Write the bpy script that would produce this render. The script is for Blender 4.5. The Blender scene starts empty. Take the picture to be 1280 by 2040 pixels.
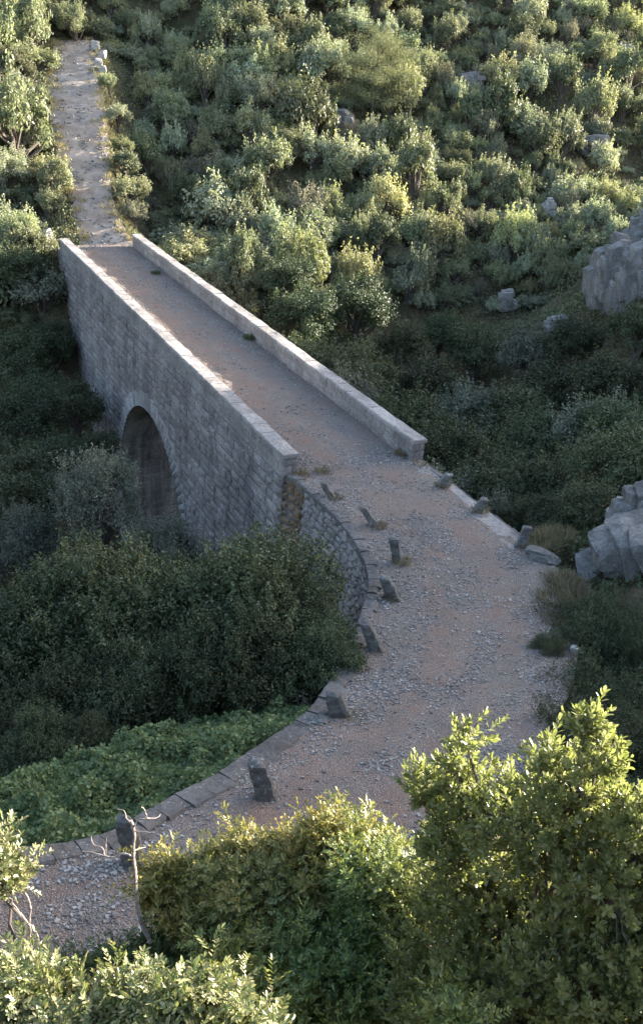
import bpy, math
import numpy as np
from math import sin, cos, tan, radians, pi
from mathutils import Matrix, Vector

# ------------------------------------------------------------------ camera, world, sun, exposure
SC = bpy.context.scene
COL = SC.collection
CH = 13.0                                   # camera height above the bridge deck
FPX = 1943.0                                # focal length in pixels of the 1280x2040 photograph
PITCH, ROLL = radians(25.96), radians(4.275)
R0 = np.array([[1, 0, 0], [0, sin(PITCH), cos(PITCH)], [0, cos(PITCH), -sin(PITCH)]])
CM = np.array([[cos(ROLL), sin(ROLL), 0], [-sin(ROLL), cos(ROLL), 0], [0, 0, 1]]) @ R0
cd = bpy.data.cameras.new('camera'); cam = bpy.data.objects.new('camera', cd); COL.objects.link(cam)
cd.sensor_fit = 'VERTICAL'; cd.sensor_height = 24.0; cd.lens = 24.0 * FPX / 2040.0
cd.clip_start = 0.05; cd.clip_end = 2000
cam.matrix_world = Matrix(((CM[0][0], CM[1][0], -CM[2][0], 0), (CM[0][1], CM[1][1], -CM[2][1], 0),
                           (CM[0][2], CM[1][2], -CM[2][2], CH), (0, 0, 0, 1)))
SC.camera = cam
YAW = radians(26.81)                        # the bridge runs away to the left
dV = np.array([-sin(YAW), cos(YAW), 0.]); nU = np.array([cos(YAW), sin(YAW), 0.]); BASE = np.array([-1.333, 29.178, 0.])
SUN_EL = radians(12.6)
sdir = Vector((nU[0] * cos(SUN_EL), nU[1] * cos(SUN_EL), sin(SUN_EL)))
SKY_STRENGTH, SUN_STRENGTH, EXPOSURE = 0.125, 5.0, 2.65
w = bpy.data.worlds.new('World'); SC.world = w; w.use_nodes = True
sky = w.node_tree.nodes.new('ShaderNodeTexSky'); sky.sky_type = 'NISHITA'; sky.sun_disc = False
sky.sun_elevation = SUN_EL; sky.sun_rotation = math.atan2(sdir.x, sdir.y)
sky.air_density = 1.0; sky.dust_density = 2.0; sky.ozone_density = 1.0
bg = w.node_tree.nodes['Background']; w.node_tree.links.new(sky.outputs[0], bg.inputs[0]); bg.inputs[1].default_value = SKY_STRENGTH
sl = bpy.data.lights.new('sun', 'SUN'); so = bpy.data.objects.new('sun', sl); COL.objects.link(so)
sl.energy = SUN_STRENGTH; sl.angle = radians(0.6); sl.color = (1.0, 0.93, 0.80)
so.rotation_euler = sdir.to_track_quat('Z', 'Y').to_euler(); so.location = (60, 60, 60)
SC.view_settings.view_transform = 'Standard'; SC.view_settings.look = 'None'
SC.view_settings.exposure = EXPOSURE; SC.view_settings.gamma = 1.0; SC.view_settings.use_curve_mapping = False
SC.cycles.max_bounces = 6; SC.cycles.diffuse_bounces = 3; SC.cycles.transmission_bounces = 3; SC.cycles.use_denoising = True

# ------------------------------------------------------------------ helpers
def ray(px, py): return CM.T @ np.array([(px - 640) / FPX, (1020 - py) / FPX, 1.])
def atz(px, py, z=0.):
    r = ray(px, py); return np.array([0, 0, CH]) + r * ((z - CH) / r[2])
def aty(px, py, Y):
    r = ray(px, py); return np.array([0, 0, CH]) + r * (Y / r[1])
def B(u, v, z):
    u, v, z = np.broadcast_arrays(np.asarray(u, float), np.asarray(v, float), np.asarray(z, float))
    P = BASE + u[..., None] * nU + v[..., None] * dV
    P = P.copy(); P[..., 2] = z; return P
def touv(x, y):
    qx, qy = x - BASE[0], y - BASE[1]
    return qx * nU[0] + qy * nU[1], qx * dV[0] + qy * dV[1]

def _h(ix, iy, iz, s):
    h = (ix * 374761393 + iy * 668265263 + iz * 2147483647 + s * 1274126177) & 0xffffffff
    h = ((h ^ (h >> 13)) * 1274126177) & 0xffffffff
    h = ((h ^ (h >> 16)) * 668265263) & 0xffffffff
    return ((h ^ (h >> 15)) & 0xffffff) / float(0xffffff)
def vnoise(P, s=0):
    P = np.asarray(P, float); i = np.floor(P).astype(np.int64); f = P - i; f = f * f * (3 - 2 * f)
    r = 0
    for a in (0, 1):
        for b in (0, 1):
            for c in (0, 1):
                wgt = (f[..., 0] if a else 1 - f[..., 0]) * (f[..., 1] if b else 1 - f[..., 1]) * (f[..., 2] if c else 1 - f[..., 2])
                r = r + wgt * _h(i[..., 0] + a, i[..., 1] + b, i[..., 2] + c, s)
    return r * 2 - 1
def fbm(P, oct=4, s=0):
    r = 0; a = 1.; t = 0
    for k in range(oct):
        r = r + a * vnoise(np.asarray(P) * (2 ** k) + 17.3 * k, s + k); t += a; a *= .5
    return r / t

def mesh(name, V, faces, mat, parent=None, smooth=False):
    """faces: list of (n,k) int arrays"""
    V = np.asarray(V, dtype=np.float32).reshape(-1, 3)
    if isinstance(faces, np.ndarray): faces = [faces]
    me = bpy.data.meshes.new(name)
    loops = np.concatenate([f.reshape(-1) for f in faces]).astype(np.int32)
    cnt = np.concatenate([np.full(len(f), f.shape[1]) for f in faces]).astype(np.int32)
    st = np.zeros(len(cnt), np.int32); st[1:] = np.cumsum(cnt)[:-1]
    me.vertices.add(len(V)); me.vertices.foreach_set('co', V.ravel())
    me.loops.add(len(loops)); me.loops.foreach_set('vertex_index', loops)
    me.polygons.add(len(cnt)); me.polygons.foreach_set('loop_start', st)
    me.polygons.foreach_set('loop_total', cnt)
    me.polygons.foreach_set('use_smooth', np.full(len(cnt), smooth))
    me.update(calc_edges=True)
    for m in (mat if isinstance(mat, (list, tuple)) else [mat]): me.materials.append(m)
    o = bpy.data.objects.new(name, me); COL.objects.link(o)
    if parent is not None: o.parent = parent
    return o
def tag(o, label=None, cat=None, group=None, kind=None):
    if label: o['label'] = label
    if cat: o['category'] = cat
    if group: o['group'] = group
    if kind: o['kind'] = kind
    return o
def empty(name, loc=(0, 0, 0)):
    o = bpy.data.objects.new(name, None); COL.objects.link(o); o.location = loc; o.empty_display_size = .3
    return o
def grid_faces(nr, nc):
    i = np.arange(nr - 1)[:, None] * nc + np.arange(nc - 1)[None, :]
    i = i.ravel(); return np.stack([i, i + 1, i + nc + 1, i + nc], 1)
class Acc:
    """collects vertices and faces"""
    def __init__(s): s.V = []; s.F = {}; s.n = 0
    def add(s, V, F):
        V = np.asarray(V, float).reshape(-1, 3)
        for f in (F if isinstance(F, list) else [F]): s.F.setdefault(f.shape[1], []).append(f + s.n)
        s.V.append(V); s.n += len(V)
    def build(s, name, mat, parent=None, smooth=False):
        return mesh(name, np.concatenate(s.V), [np.concatenate(f) for f in s.F.values()], mat, parent, smooth)
def tube(acc, pts, rad, k=6, wob=0, rng=None):
    pts = np.asarray(pts, float); n = len(pts); rad = np.broadcast_to(rad, n)
    T = np.gradient(pts, axis=0); T /= np.linalg.norm(T, axis=1)[:, None] + 1e-9
    ref = np.array([.3, .9, .2]); A = np.cross(T, ref); A /= np.linalg.norm(A, axis=1)[:, None] + 1e-9; Bn = np.cross(T, A)
    th = np.linspace(0, 2 * pi, k, endpoint=False)
    R = rad[:, None] * (np.ones(k)[None] if not wob else 1 + wob * rng.uniform(-1, 1, (n, k)))
    V = pts[:, None] + R[..., None] * (np.cos(th)[None, :, None] * A[:, None] + np.sin(th)[None, :, None] * Bn[:, None])
    i = (np.arange(n - 1)[:, None] * k + np.arange(k)[None]).ravel(); j = (np.arange(n - 1)[:, None] * k + (np.arange(k)[None] + 1) % k).ravel()
    acc.add(V, [np.stack([i, j, j + k, i + k], 1), (n - 1) * k + np.arange(k)[None]])

# ------------------------------------------------------------------ materials
def newmat(name):
    m = bpy.data.materials.new(name); m.use_nodes = True; nt = m.node_tree; bs = nt.nodes['Principled BSDF']
    return m, nt, bs
def N(nt, t, **kw):
    n = nt.nodes.new(t)
    for k, v in kw.items():
        if k in n.inputs.keys() if isinstance(k, str) else False: n.inputs[k].default_value = v
        else: setattr(n, k, v)
    return n
def L(nt, a, b): nt.links.new(a, b)
def noise(nt, scale, detail=4, rough=.6, vec=None, dist=0):
    n = nt.nodes.new('ShaderNodeTexNoise'); n.inputs['Scale'].default_value = scale; n.inputs['Detail'].default_value = detail
    n.inputs['Roughness'].default_value = rough; n.inputs['Distortion'].default_value = dist
    if vec is not None: L(nt, vec, n.inputs['Vector'])
    return n.outputs['Fac']
def ramp(nt, fac, stops):
    r = nt.nodes.new('ShaderNodeValToRGB'); e = r.color_ramp.elements
    while len(e) < len(stops): e.new(.5)
    for k, (p, c) in enumerate(stops):
        e[k].position = p; e[k].color = (*c, 1) if len(c) == 3 else c
    L(nt, fac, r.inputs[0]); return r.outputs[0]
def mix(nt, a, b, fac, mode='MIX'):
    m = nt.nodes.new('ShaderNodeMix'); m.data_type = 'RGBA'; m.blend_type = mode; m.clamp_result = False
    for src, idx in ((fac, 0), (a, 6), (b, 7)):
        if isinstance(src, (float, int)): m.inputs[idx].default_value = src
        elif isinstance(src, tuple): m.inputs[idx].default_value = (*src, 1)
        else: L(nt, src, m.inputs[idx])
    return m.outputs[2]
def math_(nt, op, a, b=0.):
    m = nt.nodes.new('ShaderNodeMath'); m.operation = op
    for s, i in ((a, 0), (b, 1)):
        if isinstance(s, (int, float)): m.inputs[i].default_value = s
        else: L(nt, s, m.inputs[i])
    return m.outputs[0]
def bump(nt, bs, h, strength=.5, dist=.02, prev=None):
    b = nt.nodes.new('ShaderNodeBump'); b.inputs['Strength'].default_value = strength; b.inputs['Distance'].default_value = dist
    L(nt, h, b.inputs['Height'])
    if prev is not None: L(nt, prev, b.inputs['Normal'])
    L(nt, b.outputs[0], bs.inputs['Normal']); return b.outputs[0]
def pos(nt): return nt.nodes.new('ShaderNodeNewGeometry').outputs['Position']
def island(nt): return nt.nodes.new('ShaderNodeNewGeometry').outputs['Random Per Island']

def leafmat(name, cols, rough=.5, trans=.28, objvar=.35, spec=.4):
    m, nt, bs = newmat(name)
    c = ramp(nt, island(nt), [(k / (len(cols) - 1), q) for k, q in enumerate(cols)])
    oi = nt.nodes.new('ShaderNodeObjectInfo').outputs['Random']
    v = math_(nt, 'ADD', math_(nt, 'MULTIPLY', oi, objvar * 2), 1 - objvar)
    hs = nt.nodes.new('ShaderNodeHueSaturation'); L(nt, c, hs.inputs['Color']); L(nt, v, hs.inputs['Value'])
    L(nt, math_(nt, 'ADD', math_(nt, 'MULTIPLY', math_(nt, 'FRACT', math_(nt, 'MULTIPLY', oi, 7.31)), .045), .478), hs.inputs['Hue'])
    L(nt, hs.outputs[0], bs.inputs['Base Color']); bs.inputs['Roughness'].default_value = rough
    bs.inputs['Specular IOR Level'].default_value = spec
    tr = nt.nodes.new('ShaderNodeBsdfTranslucent'); L(nt, mix(nt, hs.outputs[0], (1.12, 1.18, .72), 1.0, 'MULTIPLY'), tr.inputs[0])
    ms = nt.nodes.new('ShaderNodeMixShader'); ms.inputs[0].default_value = trans
    L(nt, bs.outputs[0], ms.inputs[1]); L(nt, tr.outputs[0], ms.inputs[2]); L(nt, ms.outputs[0], nt.nodes['Material Output'].inputs[0])
    return m
def stonemat(name, base=(.30, .285, .275), var=.5, lichen=.5, warm=0., streak=0., bumpd=.02, stain=0.):
    m, nt, bs = newmat(name); p = pos(nt)
    i = island(nt)
    c = mix(nt, tuple(x * (1 - var * .55) for x in base), tuple(min(1, x * (1 + var * .45)) for x in base), i)
    c = mix(nt, c, (base[0] * 1.08, base[1] * .92, base[2] * .80), math_(nt, 'MULTIPLY', noise(nt, 1.3, 3, .6, p), .35 + warm))
    n1 = noise(nt, 9, 6, .7, p)
    c = mix(nt, c, ramp(nt, n1, [(.25, (.35, .35, .35)), (.5, (.95, .95, .95)), (.75, (1.5, 1.5, 1.5))]), .75, 'MULTIPLY')
    big = noise(nt, .55, 4, .6, p)
    c = mix(nt, c, ramp(nt, big, [(.3, (.5, .5, .52)), (.6, (1.1, 1.1, 1.1))]), .6, 'MULTIPLY')
    if streak:
        mp = nt.nodes.new('ShaderNodeMapping'); mp.inputs['Scale'].default_value = (1.6, 1.6, .12); L(nt, p, mp.inputs['Vector'])
        c = mix(nt, c, ramp(nt, noise(nt, 1.0, 5, .65, mp.outputs[0]), [(.35, (.25, .25, .27)), (.62, (1.15, 1.15, 1.15))]), streak, 'MULTIPLY')
    if lichen:
        f = ramp(nt, noise(nt, 16, 3, .55, p), [(.60, (0, 0, 0)), (.66, (1, 1, 1))])
        f2 = ramp(nt, noise(nt, 1.1, 3, .6, p), [(.42, (0, 0, 0)), (.6, (1, 1, 1))])
        c = mix(nt, c, (.62, .62, .58), math_(nt, 'MULTIPLY', math_(nt, 'MULTIPLY', f, f2), lichen))
    if stain:
        f = ramp(nt, noise(nt, 1.2, 4, .6, p), [(.40, (0, 0, 0)), (.6, (1, 1, 1))])
        c = mix(nt, c, (.16, .085, .035), math_(nt, 'MULTIPLY', f, stain))
    L(nt, c, bs.inputs['Base Color']); bs.inputs['Roughness'].default_value = .93; bs.inputs['Specular IOR Level'].default_value = .2
    b1 = bump(nt, bs, noise(nt, 22, 6, .7, p), .7, bumpd)
    return m

M_wall = stonemat('ashlar', (.275, .25, .238), .4, .3, 0, .4, .05)
M_mortar = stonemat('mortar', (.15, .145, .145), .1, .1, 0, .2, .02)
M_vous = stonemat('voussoir', (.37, .35, .345), .35, .2, 0, .3, .03)
M_vault = stonemat('vault', (.46, .42, .385), .3, .1, 0, .8, .03)
M_para = stonemat('parapet', (.29, .268, .255), .35, .35, .1, .25, .025)
M_cope = stonemat('coping', (.33, .305, .29), .35, .8, .05, 0, .02)
M_edge = stonemat('edging', (.155, .145, .142), .4, .45, .1, .2, .035)
M_rubble = stonemat('rubble', (.30, .275, .262), .4, .25, .05, .2, .04)
M_rust = stonemat('rusty', (.22, .16, .11), .4, .1, .2, .3, .04, .8)
M_bollard = stonemat('bollard', (.17, .167, .16), .2, .8, .05, .2, .03)
M_rock = stonemat('limestone', (.24, .232, .225), .25, .35, .1, .5, .12)
M_rockl = stonemat('pale_limestone', (.36, .345, .335), .2, .3, .1, .3, .06)
M_pebble = stonemat('pebbles', (.30, .283, .27), 1.1, 0, .1, 0, .003)

def barkmat(name, c0, c1):
    m, nt, bs = newmat(name); p = pos(nt)
    c = ramp(nt, noise(nt, 30, 5, .7, p), [(.3, c0), (.7, c1)]); L(nt, c, bs.inputs['Base Color']); bs.inputs['Roughness'].default_value = .9
    bump(nt, bs, noise(nt, 60, 4, .7, p), .6, .004); return m
M_bark = barkmat('bark', (.05, .04, .033), (.16, .13, .11)); M_dead = barkmat('dead_wood', (.22, .17, .15), (.48, .40, .35))

def roadmat():
    m, nt, bs = newmat('gravel_road'); p = pos(nt)
    at = nt.nodes.new('ShaderNodeAttribute'); at.attribute_name = 'wear'; wear = at.outputs['Fac']
    soil = ramp(nt, noise(nt, .8, 6, .65, p, .4), [(.36, (.195, .165, .148)), (.5, (.232, .183, .158)), (.64, (.248, .172, .143))])
    red = ramp(nt, noise(nt, .42, 7, .7, p, .8), [(.46, (0, 0, 0)), (.74, (1, 1, 1))])
    soil = mix(nt, soil, (.245, .16, .125), math_(nt, 'MULTIPLY', red, .6))
    vo = nt.nodes.new('ShaderNodeTexVoronoi'); vo.inputs['Scale'].default_value = 30; L(nt, p, vo.inputs['Vector'])
    st = ramp(nt, vo.outputs['Color'], [(.0, (.10, .095, .09)), (.5, (.26, .245, .23)), (1, (.56, .53, .50))])
    msk = ramp(nt, vo.outputs['Distance'], [(.30, (1, 1, 1)), (.5, (0, 0, 0))])
    dn = ramp(nt, noise(nt, 1.7, 4, .7, p), [(.3, (.1, .1, .1)), (.65, (1, 1, 1))])
    c = mix(nt, soil, st, math_(nt, 'MULTIPLY', msk, dn))
    vo2 = nt.nodes.new('ShaderNodeTexVoronoi'); vo2.inputs['Scale'].default_value = 48; L(nt, p, vo2.inputs['Vector'])
    c = mix(nt, c, ramp(nt, vo2.outputs['Color'], [(0, (.55, .55, .55)), (1, (1.5, 1.5, 1.5))]), .6, 'MULTIPLY')
    wn = math_(nt, 'MULTIPLY', wear, ramp(nt, noise(nt, .9, 5, .65, p), [(.35, (.1, .1, .1)), (.6, (1, 1, 1))])); c = mix(nt, c, mix(nt, soil, (1.0, .93, .88), 1., 'MULTIPLY'), math_(nt, 'MULTIPLY', wn, .65))
    L(nt, c, bs.inputs['Base Color']); bs.inputs['Roughness'].default_value = .95; bs.inputs['Specular IOR Level'].default_value = .15
    h = math_(nt, 'SUBTRACT', math_(nt, 'MULTIPLY', noise(nt, 6, 6, .75, p), 1.), math_(nt, 'MULTIPLY', vo.outputs['Distance'], .9))
    bump(nt, bs, h, .9, .05); return m
M_road = roadmat()
def pathmat():
    m, nt, bs = newmat('pale_path'); p = pos(nt)
    c = ramp(nt, noise(nt, 1.2, 6, .7, p), [(.3, (.25, .185, .145)), (.5, (.41, .315, .255)), (.7, (.52, .42, .355))])
    c = mix(nt, c, (.33, .22, .16), ramp(nt, noise(nt, .5, 3, .6, p), [(.5, (0, 0, 0)), (.7, (.6, .6, .6))]))
    L(nt, c, bs.inputs['Base Color']); bs.inputs['Roughness'].default_value = .95
    bump(nt, bs, noise(nt, 5, 6, .8, p), 1., .12); return m
M_path = pathmat()
def groundmat():
    m, nt, bs = newmat('hill_soil'); p = pos(nt)
    c = ramp(nt, noise(nt, .35, 8, .7, p, .3), [(.3, (.045, .05, .025)), (.46, (.085, .075, .045)), (.58, (.15, .115, .075)), (.75, (.24, .185, .12))])
    c = mix(nt, c, ramp(nt, noise(nt, 4, 6, .7, p), [(.3, (.5, .5, .5)), (.7, (1.5, 1.5, 1.5))]), .8, 'MULTIPLY')
    g = nt.nodes.new('ShaderNodeNewGeometry'); sx = nt.nodes.new('ShaderNodeSeparateXYZ'); L(nt, g.outputs['True Normal'], sx.inputs[0])
    L(nt, c, bs.inputs['Base Color']); bs.inputs['Roughness'].default_value = 1.; bs.inputs['Specular IOR Level'].default_value = .1
    bump(nt, bs, noise(nt, 3, 8, .75, p), 1., .3); return m
M_ground = groundmat()

# ------------------------------------------------------------------ road rows (left edge, right edge)
def rows_from(pairs):
    Lp = np.array([atz(*a) if len(a) == 3 else atz(*a, 0) for a, b in pairs]); Rp = np.array([atz(*b) if len(b) == 3 else atz(*b, 0) for a, b in pairs])
    return Lp, Rp
APP = [((590, 955), (850, 930)), ((640, 1000), (950, 1020)), ((690, 1050), (1050, 1085)), ((728, 1115), (1102, 1122)), ((737, 1170), (1150, 1200)),
       ((718, 1240, .05), (1152, 1290, .1)), ((690, 1310, .2), (1135, 1370, .3)), ((655, 1370, .35), (1105, 1430, .5)), ((610, 1425, .5), (1065, 1510, .8)),
       ((520, 1490, .75), (1000, 1610, 1.1)), ((430, 1550, 1.0), (850, 1740, 1.4)), ((350, 1590, 1.2), (640, 1830, 1.7)), ((230, 1660, 1.5), (420, 1900, 1.9)),
       ((100, 1690, 1.8), (200, 1960, 2.)), ((0, 1700, 2.), (0, 2020, 2.1)), ((-250, 1730, 2.4), (-250, 2150, 2.4))]
AL, AR = rows_from(APP)
PATH = [((163, 496, 63.2), (268, 488, 63.9)), ((150, 440, 66), (240, 435, 66.5)), ((135, 380, 68.5), (222, 378, 69)), ((118, 320, 71.5), (218, 318, 72)),
        ((104, 260, 75), (214, 260, 75.5)), ((97, 200, 79), (208, 200, 79.5)), ((95, 150, 83), (200, 148, 83.5)), ((102, 110, 87), (200, 108, 87.5)),
        ((108, 88, 89.5), (194, 86, 90)), ((110, 80, 91.5), (192, 79, 92))]
def resample(Pts, step):
    Pts = np.asarray(Pts); n = len(Pts); out = []
    for k in range(n - 1):          # catmull-rom
        p0, p1, p2, p3 = Pts[max(k - 1, 0)], Pts[k], Pts[k + 1], Pts[min(k + 2, n - 1)]
        m = max(2, int(np.ceil(np.linalg.norm((p2 - p1)[:3]) / step)))
        for t in np.arange(m) / m:
            out.append(.5 * ((2 * p1) + (-p0 + p2) * t + (2 * p0 - 5 * p1 + 4 * p2 - p3) * t * t + (-p0 + 3 * p1 - 3 * p2 + p3) * t ** 3))
    out.append(Pts[-1]); return np.array(out)
LR = resample(np.concatenate([AL, AR], 1), .18)
PTH = resample(np.array([np.concatenate([aty(*a), aty(*b)]) for a, b in PATH]), .2)
BL, BW, NV = 35.45, 5.28, None

def seg_dist(x, y, poly):
    """distance of points to a polyline with z of the nearest point"""
    best = np.full(x.shape, 1e9); bz = np.zeros(x.shape)
    for a, b in zip(poly[:-1], poly[1:]):
        e = (b - a)[:2]; l2 = e @ e + 1e-9
        t = np.clip(((x - a[0]) * e[0] + (y - a[1]) * e[1]) / l2, 0, 1)
        dd = np.hypot(x - a[0] - t * e[0], y - a[1] - t * e[1]); z = a[2] + t * (b[2] - a[2])
        m = dd < best; best[m] = dd[m]; bz[m] = z[m]
    return best, bz
def inside(x, y, poly):
    c = np.zeros(x.shape, bool); n = len(poly)
    for k in range(n):
        x1, y1 = poly[k][:2]; x2, y2 = poly[(k + 1) % n][:2]
        if y1 == y2: continue
        c ^= ((y1 > y) != (y2 > y)) & (x < (x2 - x1) * (y - y1) / (y2 - y1) + x1)
    return c

# ------------------------------------------------------------------ terrain
CP = []
def cp(px, py, Y, dz=0.): P = aty(px, py, Y); CP.append([P[0], P[1], P[2] + dz])
def yv(px, py, v):
    r = ray(px, py); t = r[0] / r[1]; return (v + 26.6 + dV[0] * 1.333 * 0) / (dV[1] + dV[0] * t)
def cv(px, py, v, dz): cp(px, py, yv(px, py, v), dz)
def cw(x, y, z): CP.append([x, y, z])
def cb(u, v, z): P = B(u, v, z); CP.append(list(P))
VROW = [(0, 68, -1.5), (100, 61.5, -1.4), (200, 54.5, -1.4), (300, 48, -1.5), (400, 42, -1.7), (480, 37.5, -2.)]
def vrow(py): return float(np.interp(py, [q[0] for q in VROW] + [600], [q[1] for q in VROW] + [33]))
for py, v_, dz in VROW:
    for px in ((0, 40, 300, 470, 640, 850, 1060, 1280) if py < 470 else (20, 450, 640, 800, 960)):
        if 200 < py and px == 300: px = 330
        cv(px, py, v_, dz - (2.6 if px in (300, 330) else 0))
for a in [(540, 540, 61, -2.5), (700, 560, 67, -2.5), (850, 600, 69, -3), (1000, 590, 71, -2.5), (1280, 400, 80, -2), (760, 700, 56, -3), (900, 700, 59, -3), (1050, 690, 61, -2.),
          (1150, 600, 62, -.6), (1250, 560, 60, -.6), (1330, 480, 64, -.3), (1200, 750, 52, -2), (1100, 850, 46, -3), (950, 830, 48, -3.5), (1250, 900, 38, -2), (1000, 950, 38, -3),
          (1180, 960, 33, -1.5), (1300, 1000, 28, -.5)]: cp(*a)
for u_ in (-60, -20, 20, 60, 100, 150):
    for v_, z_ in ((80, 24), (100, 36), (130, 52)): cb0 = BASE + u_ * nU + v_ * dV; CP.append([cb0[0], cb0[1], z_ + max(0, u_) * .04])
for u_, v_, z_ in ((110, 34, 0), (110, 55, 14), (150, 34, 0), (150, 55, 14), (80, 20, -4), (110, 15, 2)): cb0 = BASE + u_ * nU + v_ * dV; CP.append([cb0[0], cb0[1], z_])
for a in [(7.4, 26.5, -.9), (7.7, 24.8, -.25), (8.6, 23.6, 0), (8.8, 21, .3), (8, 17, .6), (10.5, 24, 1.3), (12, 28, .8), (12, 19, 2.2), (7.5, 13, 1.8), (5, 9.5, 2.3), (10, 12, 4), (2, 7.2, 2.6), (-2, 6.4, 2.7), (-6, 6, 3),
          (0, 5.2, 4.6), (2.5, 5, 5), (-3, 4.6, 4.6), (0, 3.6, 7.0), (3, 3, 7.6), (-3, 3, 7.2), (0, 1.8, 9.4), (0, 0, 11.4), (4, 0, 11.2), (-4, 0, 11), (0, -10, 15), (15, 0, 12), (-15, 0, 10), (15, 10, 7), (20, 20, 6), (-15, -10, 14), (20, -12, 17),
          (-60, 20, 6), (-60, 60, 8), (-60, 100, 22)]: cw(*a)
#gl wall, along the bridge, and right of it
for a in [(-1, 36, -1.2), (-1, 32, -5.5), (-1.5, 27, -10), (-1, 20, -14), (-1, 14, -14), (-1, 8, -12), (-1, 2, -9.5), (-6, 20, -14.5), (-7, 10, -13), (-6, 30, -10.5), (-8, 36, -7.5), (-3, 40, -2.4), (-10, 42, -4),
          (-14, 30, -10), (-15, 18, -12), (2.5, 16, -14), (2.5, 6, -11), (2.5, 28, -9), (6.5, 2, -5.5), (7, 8, -9), (8, 16, -12.5), (8, 24, -10), (7.5, 30, -5.5), (7, 35, -2), (6.5, -2, -4), (6.6, -4.5, -2.6), (13, 15, -11), (13, 7, -8), (20, 15, -10),
          (-4, 0, -9), (-6, -5, -8), (-4, -8, -6.5), (-10, -6, -8), (-18, 0, -7), (-2.5, -9, -5.5), (-3.5, -13, -3.2)]: cb(*a)
for a in [(-3.6, 13.2, -.6), (-5.5, 12.5, .3), (-2, 15.5, -1.8), (-7, 16, -3.5), (-12, 14, -2), (-5, 19, -6), (-10, 22, -7), (-20, 22, -4), (-1.2, 16.6, -2)]: cw(*a)
CP = np.array(CP)
def _U(r2): return np.where(r2 > 1e-12, r2 * np.log(r2 + 1e-12), 0)
_k = CP[:, :2]; _n = len(CP)
_K = _U(((_k[:, None] - _k[None]) ** 2).sum(-1)) + np.eye(_n) * 2.0
_Pm = np.concatenate([np.ones((_n, 1)), _k], 1)
_A = np.block([[_K, _Pm], [_Pm.T, np.zeros((3, 3))]])
_w = np.linalg.solve(_A, np.concatenate([CP[:, 2], np.zeros(3)]))
def S0(v): return np.interp(v, [-60, -24.5, -21, -8, 11.3, 33, 45, 70], [24, 10.0, 9.0, 6.0, -1.8, -11.5, -13, -14.5])
ROADPOLY = np.concatenate([LR[:, :3], LR[::-1, 3:]]); PATHPOLY = np.concatenate([PTH[:, :3], PTH[::-1, 3:]])
def ground(x, y):
    x = np.asarray(x, float); y = np.asarray(y, float); sh = x.shape; x = x.ravel(); y = y.ravel()
    z = np.empty(x.size)
    for i in range(0, x.size, 20000):
        X = x[i:i + 20000]; Y = y[i:i + 20000]
        z[i:i + 20000] = _U((X[:, None] - _k[:, 0]) ** 2 + (Y[:, None] - _k[:, 1]) ** 2) @ _w[:_n] + _w[_n] + _w[_n + 1] * X + _w[_n + 2] * Y
    u, v = touv(x, y)
    P2 = np.stack([x, y, 0 * x], -1)
    # shoulder of the near hill to the right, beyond the frame: it shades the near half of the bridge
    rid = S0(v) + tan(SUN_EL) * 55 - .55 * np.maximum(0, 52 - u) + .12 * np.minimum(0, 55 - u) + .8 * fbm(P2 * .12, 3, 5)
    rid = np.where(v < 40, rid, -30)
    z = np.maximum(z, rid)
    z = z - .2 * np.maximum(0, u - 78) * (v > 30)
    z += .55 * fbm(P2 * .3, 4, 3) * np.clip((np.hypot(x, y - 20) - 8) / 20, .2, 1)
    # road, deck and path beds
    dr, zr = seg_dist(x, y, LR[::4, 3:]); wr = np.clip(1 - dr / 1.6, 0, 1) ** 1.5; u2, v2 = touv(x, y)
    wr = np.where((v2 > -7.5) , 0, wr); z = z * (1 - wr) + (zr - .05) * wr
    m = inside(x, y, ROADPOLY); dl, zl = seg_dist(x, y, LR[::4, :3]); zz = np.where(dl < dr, zl, zr)
    z = np.where(m, np.minimum(zz - .35, 9), z)
    m = (~inside(x, y, ROADPOLY)) & (dl < 1.3); z = np.where(m, np.minimum(z, zl - .5), z)
    m = (v > -7.5) & (v < 2) & (u > 4.2) & (u < 5.5) ; z = np.where(m, np.minimum(z, -.5), z)
    m = (u > -.3) & (u < BW + .3) & (v > -1) & (v < 36.5); z = np.where(m, np.minimum(z, -.6), z)
    m = (v > 33) & (x < -8)
    if m.any():
        xm, ym = x[m], y[m]
        d1, z1 = seg_dist(xm, ym, PTH[::6, :3]); d2, z2 = seg_dist(xm, ym, PTH[::6, 3:]); ins = inside(xm, ym, PATHPOLY)
        dd = np.minimum(d1, d2); wz = (z1 * d2 + z2 * d1) / (d1 + d2 + 1e-6)
        q = np.where(ins, 1., np.clip(1 - dd / 4.0, 0, 1) ** 1.6); z[m] = z[m] * (1 - q) + (wz - .25 * ins - .02) * q
    return z.reshape(sh)
def axis(a, b, core0, core1, fine, coarse):
    return np.concatenate([np.arange(a, core0, coarse), np.arange(core0, core1, fine), np.arange(core1, b + .01, coarse)])
gx = axis(-160, 200, -34, 34, .4, 3.); gy = axis(-60, 260, 2, 112, .4, 3.)
GX, GY = np.meshgrid(gx, gy); GZ = ground(GX, GY)
V = np.stack([GX, GY, GZ], -1)
tag(mesh('hillside_ground', V, grid_faces(len(gy), len(gx)), M_ground, smooth=True), kind='structure')
_gi = (gx, gy, GZ)
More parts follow.
